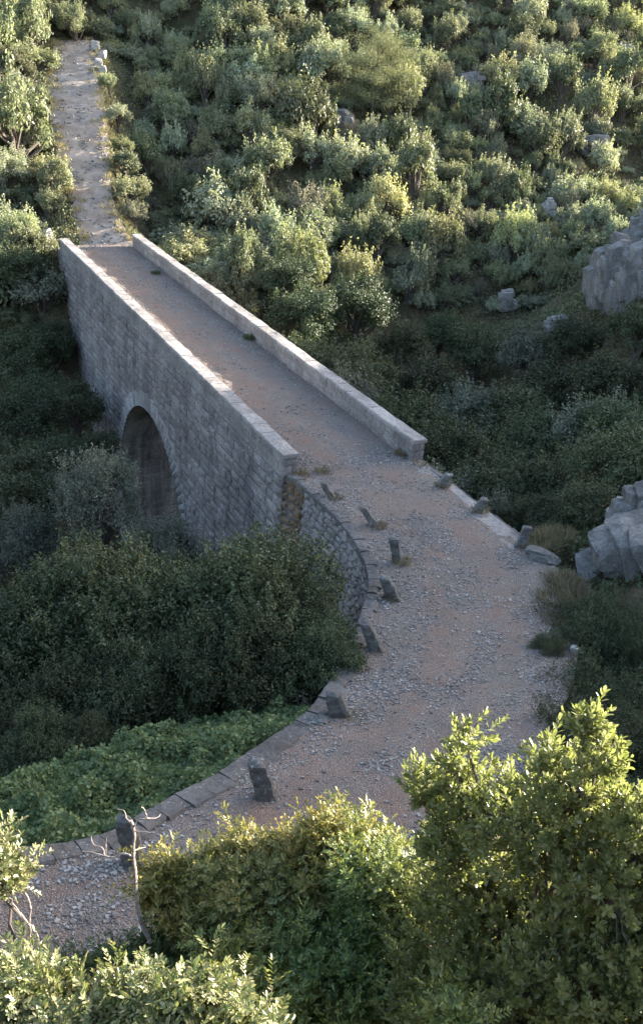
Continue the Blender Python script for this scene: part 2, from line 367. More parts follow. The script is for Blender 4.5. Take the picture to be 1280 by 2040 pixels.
def gz(x, y):
    """height by lookup in the terrain grid"""
    x = np.atleast_1d(x); y = np.atleast_1d(y)
    i = np.clip(np.searchsorted(gx, x) - 1, 0, len(gx) - 2); j = np.clip(np.searchsorted(gy, y) - 1, 0, len(gy) - 2)
    a = np.clip((x - gx[i]) / (gx[i + 1] - gx[i]), 0, 1); b = np.clip((y - gy[j]) / (gy[j + 1] - gy[j]), 0, 1)
    return GZ[j, i] * (1 - a) * (1 - b) + GZ[j, i + 1] * a * (1 - b) + GZ[j + 1, i] * (1 - a) * b + GZ[j + 1, i + 1] * a * b

# ------------------------------------------------------------------ road surfaces
def strip(name, Lp, Rp, nc, mat, rough=.035, step=0.):
    t = np.linspace(0, 1, nc)[None, :, None]
    V = Lp[:, None] * (1 - t) + Rp[:, None] * t
    V[..., 2] += rough * fbm(V * 1.1, 3, 11) * 1.5 + rough * .8 * fbm(V * 4.3, 3, 12) - .05 * np.abs(t[..., 0] * 2 - 1) ** 2
    return mesh(name, V, grid_faces(*V.shape[:2]), mat, smooth=True), V
_vv = np.arange(37.0, -.2, -.2)
DL = B(.44, _vv, 0); DR = B(4.84, _vv, 0)
RL = np.concatenate([DL, LR[1:, :3]]); RR = np.concatenate([DR, LR[1:, 3:]])
road, RV = strip('gravel_road', RL, RR, 34, M_road); tag(road, kind='structure')
_t = np.linspace(0, 1, 34)[None, :] + .07 * fbm(RV * .35, 2, 44); _w = np.clip(np.exp(-((_t - .36) / .085) ** 2) + np.exp(-((_t - .66) / .085) ** 2), 0, 1)
_at = road.data.attributes.new('wear', 'FLOAT', 'POINT'); _at.data.foreach_set('value', _w.astype(np.float32).ravel())
# stepped path up the far bank
PL3, PR3 = PTH[:, :3].copy(), PTH[:, 3:].copy()
s = np.concatenate([[0], np.cumsum(np.linalg.norm(np.diff(PL3, axis=0), axis=1))])
for Q in (PL3, PR3):
    k = s / 2.1; fr = k - np.floor(k); base = np.interp(np.floor(k) * 2.1, s, Q[:, 2]); nxt = np.interp((np.floor(k) + 1) * 2.1, s, Q[:, 2])
    Q[:, 2] = np.where(s > 3.5, base + (nxt - base) * (np.clip((fr - .8) / .16, 0, 1) * .22 + fr * .78), Q[:, 2])
pth, PV = strip('stepped_path', PL3, PR3, 22, M_path, .05); tag(pth, kind='structure')

# ------------------------------------------------------------------ masonry
rng = np.random.default_rng(7)
def blocks(acc, rects, mapf, depth=.04, edge=.03, rough=.02, jit=0., clip=None):
    """rects (n,4) s0,s1,z0,z1 -> pillowed stones; mapf(s,z,h)->xyz"""
    rects = np.asarray(rects, float); n = len(rects); k = 6
    f = np.array([0, .04, .3, .7, .96, 1.])
    s = np.empty((n, k, k)); z = np.empty((n, k, k)); w = rects[:, 1] - rects[:, 0]; hh = rects[:, 3] - rects[:, 2]
    ew = np.minimum(edge / w, .25)[:, None]; eh = np.minimum(edge / hh, .25)[:, None]
    fs = np.concatenate([0 * ew, ew, .33 + 0 * ew, .67 + 0 * ew, 1 - ew, 1 + 0 * ew], 1); fz = np.concatenate([0 * eh, eh, .33 + 0 * eh, .67 + 0 * eh, 1 - eh, 1 + 0 * eh], 1)
    s = rects[:, 0, None, None] + w[:, None, None] * fs[:, :, None] + 0 * fz[:, None, :]
    z = rects[:, 2, None, None] + hh[:, None, None] * fz[:, None, :] + 0 * fs[:, :, None]
    if jit:
        J = rng.uniform(-jit, jit, (n, 2, 2, 2)); a = fs[:, :, None]; b = fz[:, None, :]
        for q, arr in ((0, s), (1, z)):
            arr += J[:, q, 0, 0, None, None] * (1 - a) * (1 - b) + J[:, q, 1, 0, None, None] * a * (1 - b) + J[:, q, 0, 1, None, None] * (1 - a) * b + J[:, q, 1, 1, None, None] * a * b
    h = np.full((n, k, k), -.03); d0 = depth * rng.uniform(.55, 1.3, n)
    h[:, 1:-1, 1:-1] = d0[:, None, None] * .7; h[:, 2:-2, 2:-2] = d0[:, None, None] * rng.uniform(.8, 1.7, (n, 2, 2)); h[:, 1:-1, 1:-1] += rng.uniform(-rough, rough, (n, 4, 4))
    if clip is not None:
        s, z, keep = clip(s, z); s, z, h = s[keep], z[keep], h[keep]; n = len(s)
    V = mapf(s, z, h); F = (np.arange(n)[:, None, None] * k * k + grid_faces(k, k)[None]).reshape(-1, 4)
    acc.add(V, F)
def courses(s0, s1, z0, z1, hmin, hmax, wmin, wmax, gap):
    out = []; z = z1
    while z > z0:
        h = rng.uniform(hmin, hmax); s = s0 - rng.uniform(0, wmax) * .8
        while s < s1:
            wd = rng.uniform(wmin, wmax); a, b = max(s, s0), min(s + wd, s1)
            if b - a > .08: out.append((a + gap / 2, b - gap / 2, z - h + gap / 2, z - gap / 2))
            s += wd
        z -= h
    return np.array(out)
AS, AZ, ARR, RING = 15.82, -9.05, 5.52, .86
def rad_(s, z): return np.where(z > AZ, np.hypot(s - AS, z - AZ), np.abs(s - AS))
def clip_arch(s, z):
    r = rad_(s, z); lim = ARR + RING - .12; keep = (r > lim).any((1, 2)); inn = r < lim; k = lim / np.maximum(r, 1e-3)
    s2 = np.where(inn, AS + (s - AS) * k, s); z2 = np.where(inn & (z > AZ), AZ + (z - AZ) * k, z); return s2, z2, keep
bridge = empty('stone_bridge', tuple(BASE)); tag(bridge, 'long stone arch bridge with parapets on both sides crossing the gorge', 'bridge')
def child(o, par):
    o.parent = par; o.matrix_parent_inverse = Matrix.Translation(-Vector(par.location)); return o
ZB = -16.
def side_map(u0, sg): return lambda s, z, h: B(u0 + sg * h, s, z)
for u0, sg in ((0., -1), (BW, 1)):
    # backing wall with the arch opening
    a = Acc(); ss = np.concatenate([np.linspace(-.0, AS - ARR, 12), AS - ARR * np.cos(np.linspace(0, pi, 60))[1:-1], np.linspace(AS + ARR, BL + 1, 14)])
    lo = np.where(np.abs(ss - AS) < ARR - 1e-6, AZ + np.sqrt(np.maximum(0, ARR ** 2 - (ss - AS) ** 2)), ZB)
    ia = np.where(ss <= AS - ARR + 1e-6)[0]; ic = np.where(ss >= AS + ARR - 1e-6)[0]
    for rngi, low in ((ia, None), (ic, None)):
        t = ss[rngi]; V = np.stack([B(u0, t, ZB), B(u0, t, -.02)], 0); a.add(V, grid_faces(2, len(t)))
    t = AS - ARR * np.cos(np.linspace(0, pi, 60)); lo = AZ + np.sqrt(np.maximum(0, ARR ** 2 - (t - AS) ** 2))
    a.add(np.stack([B(u0, t, lo), B(u0, t, -.02)], 0), grid_faces(2, len(t)))
    child(a.build('wall_backing', M_mortar), bridge)
    a = Acc(); R_ = courses(0, BL + .6, ZB, -.12,  .34, .42, .5, 1.15, .012)
    blocks(a, R_, side_map(u0, sg), .05, .045, .026, .012, clip_arch)
    child(a.build('spandrel_wall', M_wall), bridge)
    # a plain string course at deck level
    a = Acc(); R_ = courses(0, BL + .6, -.12, .02, .14, .14, .8, 1.3, .012); blocks(a, R_, side_map(u0, sg), .03, .01, .004); child(a.build('string_course', M_para), bridge)
    # voussoirs
    a = Acc(); nv = 46; th = np.linspace(0, pi, nv + 1); gp = .0048
    R_ = [(th[i] + gp, th[i + 1] - gp, ARR - .0, ARR + RING * (1.0 if i % 2 else .9)) for i in range(nv)]
    def vm(s, z, h, u0=u0, sg=sg): return B(u0 + sg * (h * 1.0 + .045), AS - z * np.cos(s), AZ + z * np.sin(s))
    blocks(a, [(p, q, r0, r1) for p, q, r0, r1 in R_], vm, .04, .02, .012)
    for sd in (-1, 1):
        e = [(-RING, 0)]; zz = AZ; rr = []
        while zz > ZB: rr.append((AS + sd * (ARR + RING / 2) - RING / 2, AS + sd * (ARR + RING / 2) + RING / 2, zz - .36, zz - .01)); zz -= .37
        blocks(a, rr, side_map(u0, sg), .05, .02, .012)
    child(a.build('arch_ring', M_vous), bridge)
# vault
a = Acc(); t = np.linspace(0, pi, 70); cs = AS - ARR * np.cos(t); cz = AZ + ARR * np.sin(t)
cs = np.concatenate([[AS - ARR], cs, [AS + ARR]]); cz = np.concatenate([[ZB], cz, [ZB]]); us = np.linspace(.01, BW - .01, 12)
Vv = np.stack([B(uu, cs, cz) for uu in us], 0); a.add(Vv, grid_faces(len(us), len(cs)))
vr = []
for zz in np.arange(ZB, AZ + 1.5, .42):
    for uu in np.arange(0, BW, .8): vr.append((uu + .015, min(uu + .78, BW - .01), zz + .01, zz + .405))
blocks(a, vr, lambda s, z, h: B(s, AS + np.where(z > AZ, np.sqrt(ARR ** 2 - (z - AZ) ** 2), ARR) - h, z), .02, .015, .008)
blocks(a, vr, lambda s, z, h: B(s, AS - np.where(z > AZ, np.sqrt(ARR ** 2 - (z - AZ) ** 2), ARR) + h, z), .02, .015, .008)
child(a.build('vault', M_vault), bridge)
# parapets: ashlar faces, end faces, coping slabs
def boxV(u0, u1, v0, v1, z0, z1, jit=0):
    V = np.array([[u, v, z] for u in (u0, u1) for v in (v0, v1) for z in (z0, z1)], float)
    if jit: V += rng.uniform(-jit, jit, V.shape)
    F = np.array([[0, 1, 3, 2], [4, 6, 7, 5], [0, 4, 5, 1], [2, 3, 7, 6], [0, 2, 6, 4], [1, 5, 7, 3]]); return V, F
def slab(acc, u0, u1, v0, v1, z0, z1, jit, cham=.02):
    """chamfered slab, slightly worn"""
    V = []; lv = [(z0, 0), (z1 - cham, 0), (z1, cham)]
    nu, nvv = 3, 4
    cu = [u0, u1]; 
    pts = []
    for z, c in lv:
        loop = [(u0 + c, v0 + c * .5), ((u0 + u1) / 2, v0 + c * .5), (u1 - c, v0 + c * .5), (u1 - c, (v0 + v1) / 2), (u1 - c, v1 - c * .5), ((u0 + u1) / 2, v1 - c * .5), (u0 + c, v1 - c * .5), (u0 + c, (v0 + v1) / 2)]
        pts += [(p[0], p[1], z) for p in loop]
    pts = np.array(pts + [((u0 + u1) / 2, (v0 + v1) / 2, z1)], float); j = rng.uniform(-jit, jit, (8, 3)); pts[0:8, :2] += j[:, :2]; pts[8:16, :2] += j[:, :2]; pts[16:24] += j + rng.uniform(-jit, jit, (8, 3)) * .5
    P = B(pts[:, 0], pts[:, 1], pts[:, 2]); F = []
    for k in range(2):
        for i in range(8): F.append([k * 8 + i, k * 8 + (i + 1) % 8, k * 8 + 8 + (i + 1) % 8, k * 8 + 8 + i])
    T = [[16 + i, 16 + (i + 1) % 8, 24] for i in range(8)]
    acc.add(P, [np.array(F), np.array(T)])
PH = .75
for nm, u0, u1, v0, v1 in (('l', 0., .48, 0., BL), ('r', BW - .48, BW, -.05, BL + .9)):
    a = Acc(); P, F = boxV(u0 + .03, u1 - .03, v0 + .03, v1 - .03, -.1, PH - .13); a.add(B(P[:, 0], P[:, 1], P[:, 2]), F)
    for uu, sg in ((u0 + .02, -1), (u1 - .02, 1)):
        blocks(a, courses(v0, v1, .0 if sg * (1 if nm == 'l' else -1) < 0 else -.08, PH - .12, .28, .34, .5, 1.2, .014), side_map(uu, sg), .018, .014, .006)
    blocks(a, [(u0, u1, .31, PH - .13), (u0, u0 + .3, -.05, .30), (u0 + .31, u1, -.05, .30)], lambda s, z, h, v0=v0: B(s, v0 + .02 - h, z), .02, .02, .006)
    par = child(a.build('parapet', M_para), bridge)
    c = Acc(); v = v0 - .05; k = 0
    while v < v1 + .05:
        l = rng.uniform(.75, 1.35); e = min(v + l, v1 + .05)
        slab(c, u0 - .045, u1 + .045, v + .008, e - .008, PH - .13, PH + rng.uniform(-.014, .014), .016, .03); v += l
    co = c.build('coping', M_cope, par)

# wing / retaining wall on the left of the near road
rw = empty('retaining_wall', tuple(LR[0, :3])); tag(rw, 'curved dry stone retaining wall with flat edging stones left of the near road', 'wall')
EL = np.concatenate([[B(.10, .6, 0), B(.12, -.05, 0)], LR[:, :3]])
sE = np.concatenate([[0], np.cumsum(np.linalg.norm(np.diff(EL[:, :2], axis=0), axis=1))])
Tn = np.gradient(EL[:, :2], axis=0); Tn /= np.linalg.norm(Tn, axis=1)[:, None]
ker = np.ones(9) / 9; Tn = np.stack([np.convolve(np.pad(Tn[:, i], 4, 'edge'), ker, 'valid') for i in (0, 1)], 1); Tn /= np.linalg.norm(Tn, axis=1)[:, None]
On = np.stack([Tn[:, 1], -Tn[:, 0]], 1)          # outward, away from the road
if (On[20] @ (LR[20, :2] - LR[20, 3:5])) < 0: On = -On
def wmap(s, z, h):   # z measured down from the road edge
    x = np.interp(s, sE, EL[:, 0]); y = np.interp(s, sE, EL[:, 1]); z0 = np.interp(s, sE, EL[:, 2]); ox = np.interp(s, sE, On[:, 0]); oy = np.interp(s, sE, On[:, 1])
    q = h + .05 * (-z) + .02; return np.stack([x + ox * q, y + oy * q, z0 + z], -1)
a = Acc(); st = np.arange(0, sE[-1], .25); zt = np.linspace(-11, .0, 20); SS, ZZ = np.meshgrid(st, zt)
a.add(wmap(SS, ZZ, 0 * SS - .01), grid_faces(len(zt), len(st)))
rb = child(a.build('wall_core', M_mortar), rw)
a = Acc(); R_ = courses(1.7, sE[-1] - .3, -10.5, -.04, .2, .36, .24, .62, .03); blocks(a, R_, wmap, .05, .04, .02, .035); child(a.build('rubble_face', M_rubble), rw)
a = Acc(); R_ = courses(0.3, 1.7, -10.5, -.04, .2, .36, .24, .5, .03); blocks(a, R_, wmap, .05, .04, .02, .035); child(tag(a.build('rubble_face', M_rust), 'rust brown stained masonry beside the bridge corner'), rw)
# edging stones
a = Acc(); sv = .7
while sv < sE[-1] - .5:
    l = rng.uniform(.3, .5) if sv < 12 else rng.uniform(.38, .8); wd = rng.uniform(.2, .34) if sv < 12 else rng.uniform(.3, .5)
    s5 = np.linspace(sv + .008, sv + l - .012, 4); dz = rng.uniform(-.02, .03)
    V = []
    for q, zz in ((.05, -.2), (.06, dz + .01), (.03, dz + .035), (-wd * .5, dz + .045), (-wd + .04, dz + .03), (-wd, dz - .02), (-wd, -.2)):
        p = wmap(s5, 0 * s5, 0 * s5 + q); p[:, 2] += zz + rng.uniform(-.016, .016, 4); V.append(p)
    V = np.array(V); a.add(V, [grid_faces(7, 4), np.array([[k * 4 for k in range(7)], [k * 4 + 3 for k in range(7)][::-1]])]); sv += l
child(a.build('edging', M_edge), rw)
# low kerb wall at the right road edge beyond the parapet
kw = empty('kerb_wall', tuple(B(5, -1, 0))); tag(kw, 'low stone revetment under the right edge of the near road', 'wall')
a = Acc(); blocks(a, courses(-7.6, 0, -5., -.03, .22, .34, .3, .7, .025), lambda s, z, h: B(BW - .06 - .03 * z + h, s, z), .04, .03, .015, .02)
P, F = boxV(4.4, BW - .1, -7.6, -.0, -5., -.04); a.add(B(P[:, 0], P[:, 1], P[:, 2]), F)
child(a.build('rubble_face', M_rubble), kw)
a = Acc(); v = -7.7
while v < -.1:
    l = rng.uniform(.5, .9); slab(a, BW - rng.uniform(.2, .34), BW + rng.uniform(-.03, .03), v + .01, min(v + l, -.06) - .01, -.16, rng.uniform(-.07, -.015), .02); v += l
child(a.build('edging', M_edge), kw)

# ------------------------------------------------------------------ bollards and boulders
def bollard(base, top, w0, w1, label, seed):
    r = np.random.default_rng(seed); base = np.array(base); top = np.array(top); ax = top - base; H = np.linalg.norm(ax)
    nr, k = 16, 16; th = np.linspace(0, 2 * pi, k, endpoint=False) + r.uniform(0, 1)
    sq = 1 / np.maximum(np.abs(np.cos(th)), np.abs(np.sin(th))) ** .8
    rows = []
    for i in range(nr):
        t = i / (nr - 1); tt = t * 1.12 - .12
        wd = (w0 + (w1 - w0) * max(tt, 0)) * .5; cap = 1.
        if t > .88: cap = math.sqrt(max(0, 1 - ((t - .88) / .12) ** 2.6)) * .85 + .15
        rows.append(base + ax * tt + np.stack([np.cos(th) * sq * wd * cap * 1.08, np.sin(th) * sq * wd * cap * .82, 0 * th], -1))
    V = np.array(rows); Vn = V - base; V = V + .06 * fbm(V * 5 + seed, 3, seed)[..., None] * (np.stack([np.cos(th), np.sin(th), 0 * th], -1)[None]) + .02 * fbm(V * 9, 2, 3)[..., None]
    i = (np.arange(nr - 1)[:, None] * k + np.arange(k)).ravel(); j = (np.arange(nr - 1)[:, None] * k + (np.arange(k) + 1) % k).ravel()
    F = [np.stack([i, j, j + k, i + k], 1), ((nr - 1) * k + np.arange(k))[None]]
    o = mesh('stone_bollard', V - base, F, M_bollard, smooth=False); o.location = base
    return tag(o, label, 'bollard', 'stone bollards along the road edges')
LB = [((641, 960), (660, 988), 0, .34, .26, 'shortest stone bollard, just in front of the end of the left parapet'),
      ((720, 1008), (745, 1046), 0, .34, .27, 'leaning stone bollard, second from the left parapet on the inner side of the curve'),
      ((783, 1069), (790, 1118), 0, .36, .30, 'upright square stone bollard at the outermost bulge of the curved left wall'),
      ((762, 1147), (785, 1192), 0, .38, .30, 'dark leaning stone bollard just below the upright square one'),
      ((725, 1237), (752, 1300), .05, .44, .32, 'dark slanting stone bollard beside the big dark oak'),
      ((662, 1378), (682, 1438), .3, .58, .36, 'broad pointed stone bollard with white lichen at the lower edge of the dark oak'),
      ((508, 1512), (535, 1602), .9, .50, .36, 'tall slanting stone bollard with lichen spots behind the yellow bush'),
      ((246, 1624), (270, 1722), 1.6, .40, .28, 'stone bollard behind the bare dead branch')]
for k, (t, b_, z, w0, w1, lb) in enumerate(LB):
    P = atz(*b_, z); r = ray(*t); T = np.array([0, 0, CH]) + r * (P[1] / r[1]); bollard(P, T, w0 * .78, w1 * .76, lb, 20 + k)
for k, (t, b_, lb) in enumerate([((895, 943), (878, 966), 'small leaning stone bollard, the one nearest the right parapet end'),
                                 ((966, 992), (951, 1017), 'leaning stone bollard in the middle of the three on the right road edge'),
                                 ((1051, 1047), (1037, 1087), 'largest of the three bollards on the right road edge, beside the fallen block')]):
    P = atz(*b_, 0); r = ray(*t); T = np.array([0, 0, CH]) + r * (P[1] / r[1]); bollard(P, T, .30, .25, lb, 40 + k)

def ico(n):
    import bmesh
    bm = bmesh.new(); bmesh.ops.create_icosphere(bm, subdivisions=n, radius=1.)
    V = np.array([v.co[:] for v in bm.verts]); F = np.array([[v.index for v in f.verts] for f in bm.faces]); bm.free(); return V, F
def sph0(n, r):
    D = r.normal(size=(n, 3)); return D / (np.linalg.norm(D, axis=1)[:, None] + 1e-9)
ICO = {n: ico(n) for n in (2, 3, 5, 6)}
def rock(name, c, size, seed, mat, label, cat='rock', n=5, rot=0., crack=.14, group=None, facet=.5):
    """fractured limestone: angular jointed blocks leaning together in one mass"""
    r = np.random.default_rng(seed); size = np.array(size, float); sc = size.mean(); big = sc > .7; A = Acc()
    V0, F0 = ICO[3 if big else 3]; nb_ = int(150 if sc > 2 else 110 if sc > 1.4 else 26) if big else 3
    t1 = r.uniform(-.3, .3); J = np.array([[cos(t1), -sin(t1), .12], [sin(t1), cos(t1), .1], [-.18, .1, 1.]]); J /= np.linalg.norm(J, axis=1)[:, None]
    if 1.25 < sc < 1.9: nb_ = 16
    for k in range(nb_):
        V = V0.copy(); E = np.concatenate([np.eye(3), -np.eye(3)]) + r.normal(size=(6, 3)) * .14; D = np.concatenate([E, r.normal(size=(5, 3))]); D /= np.linalg.norm(D, axis=1)[:, None]
        lim = np.concatenate([r.uniform(.5, .72, 6), r.uniform(.62, .95, 5)])
        for d_, l_ in zip(D, lim): V -= np.maximum(V @ d_ - l_, 0)[:, None] * d_
        if big and k == 0: q = np.zeros(3); bs_ = np.array([.95, .95, 1.])
        elif big: q = sph0(1, r)[0] * r.uniform(.55, .8); bs_ = (np.array([.24, .24, .42]) if sc > 1.9 else np.array([.75, .7, .55]) if sc > 1.25 else np.array([.45, .45, .42])) * r.uniform(.55, 1.3)
        else: q = sph0(1, r)[0] * .25; bs_ = np.array([1.05, .95, .9]) * r.uniform(.8, 1.1)
        W = (V * bs_) @ J * size + q * size
        W += (sc if not big else sc * .8) * .045 * np.stack([fbm(W * 2.6 / sc * (1 if big else .6) + seed + 7 * i_, 4, seed + i_) for i_ in range(3)], -1)
        A.add(W, F0)
    a = rot; Rz = np.array([[cos(a), -sin(a), 0], [sin(a), cos(a), 0], [0, 0, 1]]); A.V = [v @ Rz.T for v in A.V]
    o = A.build(name, mat); o.location = c; return tag(o, label, cat, group)
def rockpx(px, py, Y, size, seed, mat, label, **kw): rock('rock_outcrop' if max(size) > .9 else 'boulder', tuple(aty(px, py, Y) - np.array([0, 0, .45 * size[2] if Y > 74 else 0.])), size, seed, mat, label, 'rock', **kw)
ROCKS = [(1250, 560, 60, (2.8, 2.2, 2.6), 3, M_rock, 'big fractured grey limestone outcrop on the shaded slope at the right edge'),
         (1320, 490, 63, (2.8, 2.4, 2.4), 4, M_rock, 'jagged grey outcrop rising above the big fractured one at the right edge'),
         (1290, 1130, 24.5, (1.6, 1.6, 1.5), 6, M_rock, 'large grey rock face right of the road above the dark juniper'),
         (1300, 1045, 26.5, (1.3, 1.3, 1.5), 26, M_rock, 'grey crag at the right picture edge behind the large rock face'),
         (1110, 650, 61, (1.0, .8, .7), 7, M_rock, 'narrow rock ledge below and left of the big fractured outcrop'),
         (1008, 600, 69, (.8, .6, .8), 8, M_rock, 'small isolated rock in the shaded trees where shade meets sunlit slope'),
         (680, 232, 83, (1.2, 1.0, 1.6), 9, M_rock, 'grey rock below the rounded pine on the sunlit slope'),
         (935, 150, 93, (1.5, 1.0, 1.3), 10, M_rock, 'grey rock high on the slope right of the pine'),
         (1185, 275, 89, (1.6, 1.0, 2.0), 11, M_rock, 'upright grey rocks high on the slope near the right edge'),
         (1095, 405, 80, (.8, .7, 1.3), 12, M_rockl, 'pale upright rock on the lower right part of the sunlit slope'),
         (1127, 470, 77, (.8, .7, 1.5), 13, M_rockl, 'pale vertical crag at the foot of the sunlit slope, above the shade'),
         (725, 310, 78, (1.6, .8, .9), 15, M_rock, 'low grey rock ledge halfway up the slope below the pine'),
         (1240, 90, 104, (1.2, .8, 1.1), 18, M_rock, 'grey rock at the top right of the slope')]
ROCKS = [a_[:3] + (tuple(q * .95 for q in a_[3][:2]) + (a_[3][2] * .6,),) + a_[4:] if a_[2] > 74 else a_ for a_ in ROCKS]
ROCKS = [(a_[0], a_[1], yv(a_[0], a_[1], vrow(a_[1]) - .2)) + a_[3:] if a_[2] > 74 else a_ for a_ in ROCKS]
for a_ in ROCKS: rockpx(*a_[:6], a_[6], n=6 if a_[2] < 65 and max(a_[3]) > 1.4 else 5)
_bp = aty(94, 462, 63.5); _bp[2] = gz(_bp[0], _bp[1])[0] + .25
rock('boulder', tuple(_bp), (.6, .55, .8), 21, M_rockl, 'white weathered boulder beside the far end of the left parapet', n=3)
for k, (px, py, Y, s_) in enumerate([(190, 93, 88, .45), (203, 110, 86.5, .4), (197, 125, 85, .42), (206, 140, 84, .38), (188, 140, 84, .3)]):
    rock('boulder', tuple(aty(px, py, Y)), (s_, s_, s_ * 1.2), 30 + k, M_rockl, ['pale boulder at the very top right corner of the stepped path', 'second pale boulder down the right edge of the stepped path', 'third pale boulder down the right edge of the stepped path',
         'lowest pale boulder on the right edge of the stepped path', 'smallest pale boulder, lying on the stepped path itself'][k], n=3, group='boulders at the top of the path')
rock('boulder', tuple(atz(1083, 1108, .08)), (.55, .32, .24), 50, M_bollard, 'fallen block lying at the end of the right road edge', n=3, rot=-.4)
rock('boulder', tuple(atz(640, 1440, .5)), (.25, .2, .16), 51, M_bollard, 'grey boulder on the edging left of the broad pointed bollard', n=3)
rock('boulder', tuple(atz(1142, 1295, .2)), (.14, .12, .1), 52, M_rockl, 'single white stone at the right edge of the near road', n=3)

# loose stones on the road: pebbles as one uncountable mass
def pebbles(name, n, surf, smin, smax, seed, mat, pw=2.2):
    r = np.random.default_rng(seed); nr, nc = surf.shape[:2]
    e = np.abs(r.uniform(-1, 1, n)) ** 1.0; i = r.uniform(0, nr - 1.01, n); j = r.uniform(0, nc - 1.01, n)
    i0 = i.astype(int); j0 = j.astype(int); a = (i - i0)[:, None]; b = (j - j0)[:, None]
    P = surf[i0, j0] * (1 - a) * (1 - b) + surf[i0 + 1, j0] * a * (1 - b) + surf[i0, j0 + 1] * (1 - a) * b + surf[i0 + 1, j0 + 1] * a * b
    cf = j / nc + .07 * fbm(P * .35, 2, 44); trk = np.exp(-((cf - .38) / .07) ** 2) + np.exp(-((cf - .66) / .07) ** 2); keep = r.uniform(size=n) < np.clip(.5 + 1.6 * fbm(P * .9, 4, 8) - .6 * trk, .06, 1); P = P[keep]; n = len(P)
    C = np.array([[x, y, z] for x in (-1, 1) for y in (-1, 1) for z in (-1, 1)], float)
    s = smin + (smax - smin) * r.uniform(size=(n, 1, 1)) ** pw
    V = C[None] * s * r.uniform(.45, 1.0, (n, 8, 3)) * r.uniform(.6, 1.2, (n, 1, 3)) * np.array([1, 1, .7])
    th = r.uniform(0, 2 * pi, n); c_, s_ = np.cos(th)[:, None], np.sin(th)[:, None]
    X = V[..., 0] * c_ - V[..., 1] * s_; Y = V[..., 0] * s_ + V[..., 1] * c_; V = np.stack([X, Y, V[..., 2]], -1) + P[:, None]
    V[..., 2] += s[..., 0] * .25
    Fq = np.array([[0, 1, 3, 2], [4, 6, 7, 5], [0, 4, 5, 1], [2, 3, 7, 6], [0, 2, 6, 4], [1, 5, 7, 3]]); F = (np.arange(n)[:, None, None] * 8 + Fq[None]).reshape(-1, 4)
    return mesh(name, V, F, mat)
nb = len(_vv)
tag(pebbles('loose_gravel', 80000, RV[nb - 8:], .008, .038, 1, M_pebble, 3.2), 'loose grey and pinkish gravel strewn over the near road', 'gravel', kind='stuff')
tag(pebbles('deck_gravel', 22000, RV[:nb], .012, .045, 2, M_pebble, 3), 'fine gravel strewn over the bridge deck', 'gravel', kind='stuff')
tag(pebbles('path_stones', 5000, PV, .02, .11, 3, M_pebble, 2.5), 'pale stones scattered over the stepped path', 'gravel', kind='stuff')

# ------------------------------------------------------------------ foliage
def rhomb(C, Nrm, size, r, elong=1.9):
    """one folded diamond leaf (2 triangles) per centre"""
    n = len(C); T = r.normal(size=(n, 3)); T -= (T * Nrm).sum(1)[:, None] * Nrm; T /= np.linalg.norm(T, axis=1)[:, None] + 1e-9
    S = np.cross(Nrm, T); size = np.broadcast_to(size, n)[:, None]
    V = np.stack([C - T * size * .5, C + S * size * .5 / elong, C + T * size * .5, C - S * size * .5 / elong], 1)
    V[:, [1, 3]] += (Nrm * size * .10)[:, None]
    return V.reshape(-1, 3), np.arange(4 * n).reshape(n, 4)
def sph(n, r):
    D = r.normal(size=(n, 3)); return D / (np.linalg.norm(D, axis=1)[:, None] + 1e-9)
def crown_pts(r, R, H, nl, nleaf, lobe=(.28, .5), z0=.25, shell=.55, flat=1.):
    D = sph(nl * 3, r); D[:, 2] = np.abs(D[:, 2]) * 1.15 - .15; D = D[:nl]; rr = r.uniform(.35, .88, nl) ** .8
    C = D * rr[:, None] * np.array([R, R, H * .5]); C[:, 2] += H * (.45 + .1 * z0)
    lr = r.uniform(*lobe, nl) * R * (1.15 - .35 * rr)
    wgt = lr ** 2; k = r.choice(nl, nleaf, p=wgt / wgt.sum())
    d_ = sph(nleaf, r); d_[:, 2] = np.where(r.uniform(size=nleaf) < .55, np.abs(d_[:, 2]), d_[:, 2])
    bumpy = 1 + .6 * vnoise(d_ * 2.7 + k[:, None] * 3.7, 1)
    q = (1 - shell * r.uniform(size=nleaf) ** 1.5)
    skew = r.normal(size=2) * .22; P = C[k] + d_ * (lr[k] * q * bumpy)[:, None] * np.array([1, 1, .85 * flat])
    P[:, :2] += P[:, 2:3] * skew * .5; C = C.copy(); C[:, :2] += C[:, 2:3] * skew * .5
    nrm = d_ * .9 + sph(nleaf, r) * .75 + np.array([0, 0, .35]); nrm /= np.linalg.norm(nrm, axis=1)[:, None]
    return P, nrm, C, lr
def shoots(r, C, lr, ns, length, per, size):
    k = r.integers(0, len(C), ns); d_ = sph(ns, r); d_[:, 2] = np.abs(d_[:, 2]) + .5; d_ /= np.linalg.norm(d_, axis=1)[:, None]
    st = C[k] + d_ * lr[k][:, None] * .8; up = d_ * .5 + np.array([0, 0, .8]) + sph(ns, r) * .25; up /= np.linalg.norm(up, axis=1)[:, None]
    t = r.uniform(.1, 1, (ns, per)); ln = length * r.uniform(.5, 1.2, ns)
    P = st[:, None] + up[:, None] * (t * ln[:, None])[..., None] + r.normal(size=(ns, per, 3)) * size * .45
    nn = sph(ns * per, r) + np.array([0, 0, .4]); nn /= np.linalg.norm(nn, axis=1)[:, None]
    return P.reshape(-1, 3), nn, st, st + up * ln[:, None]
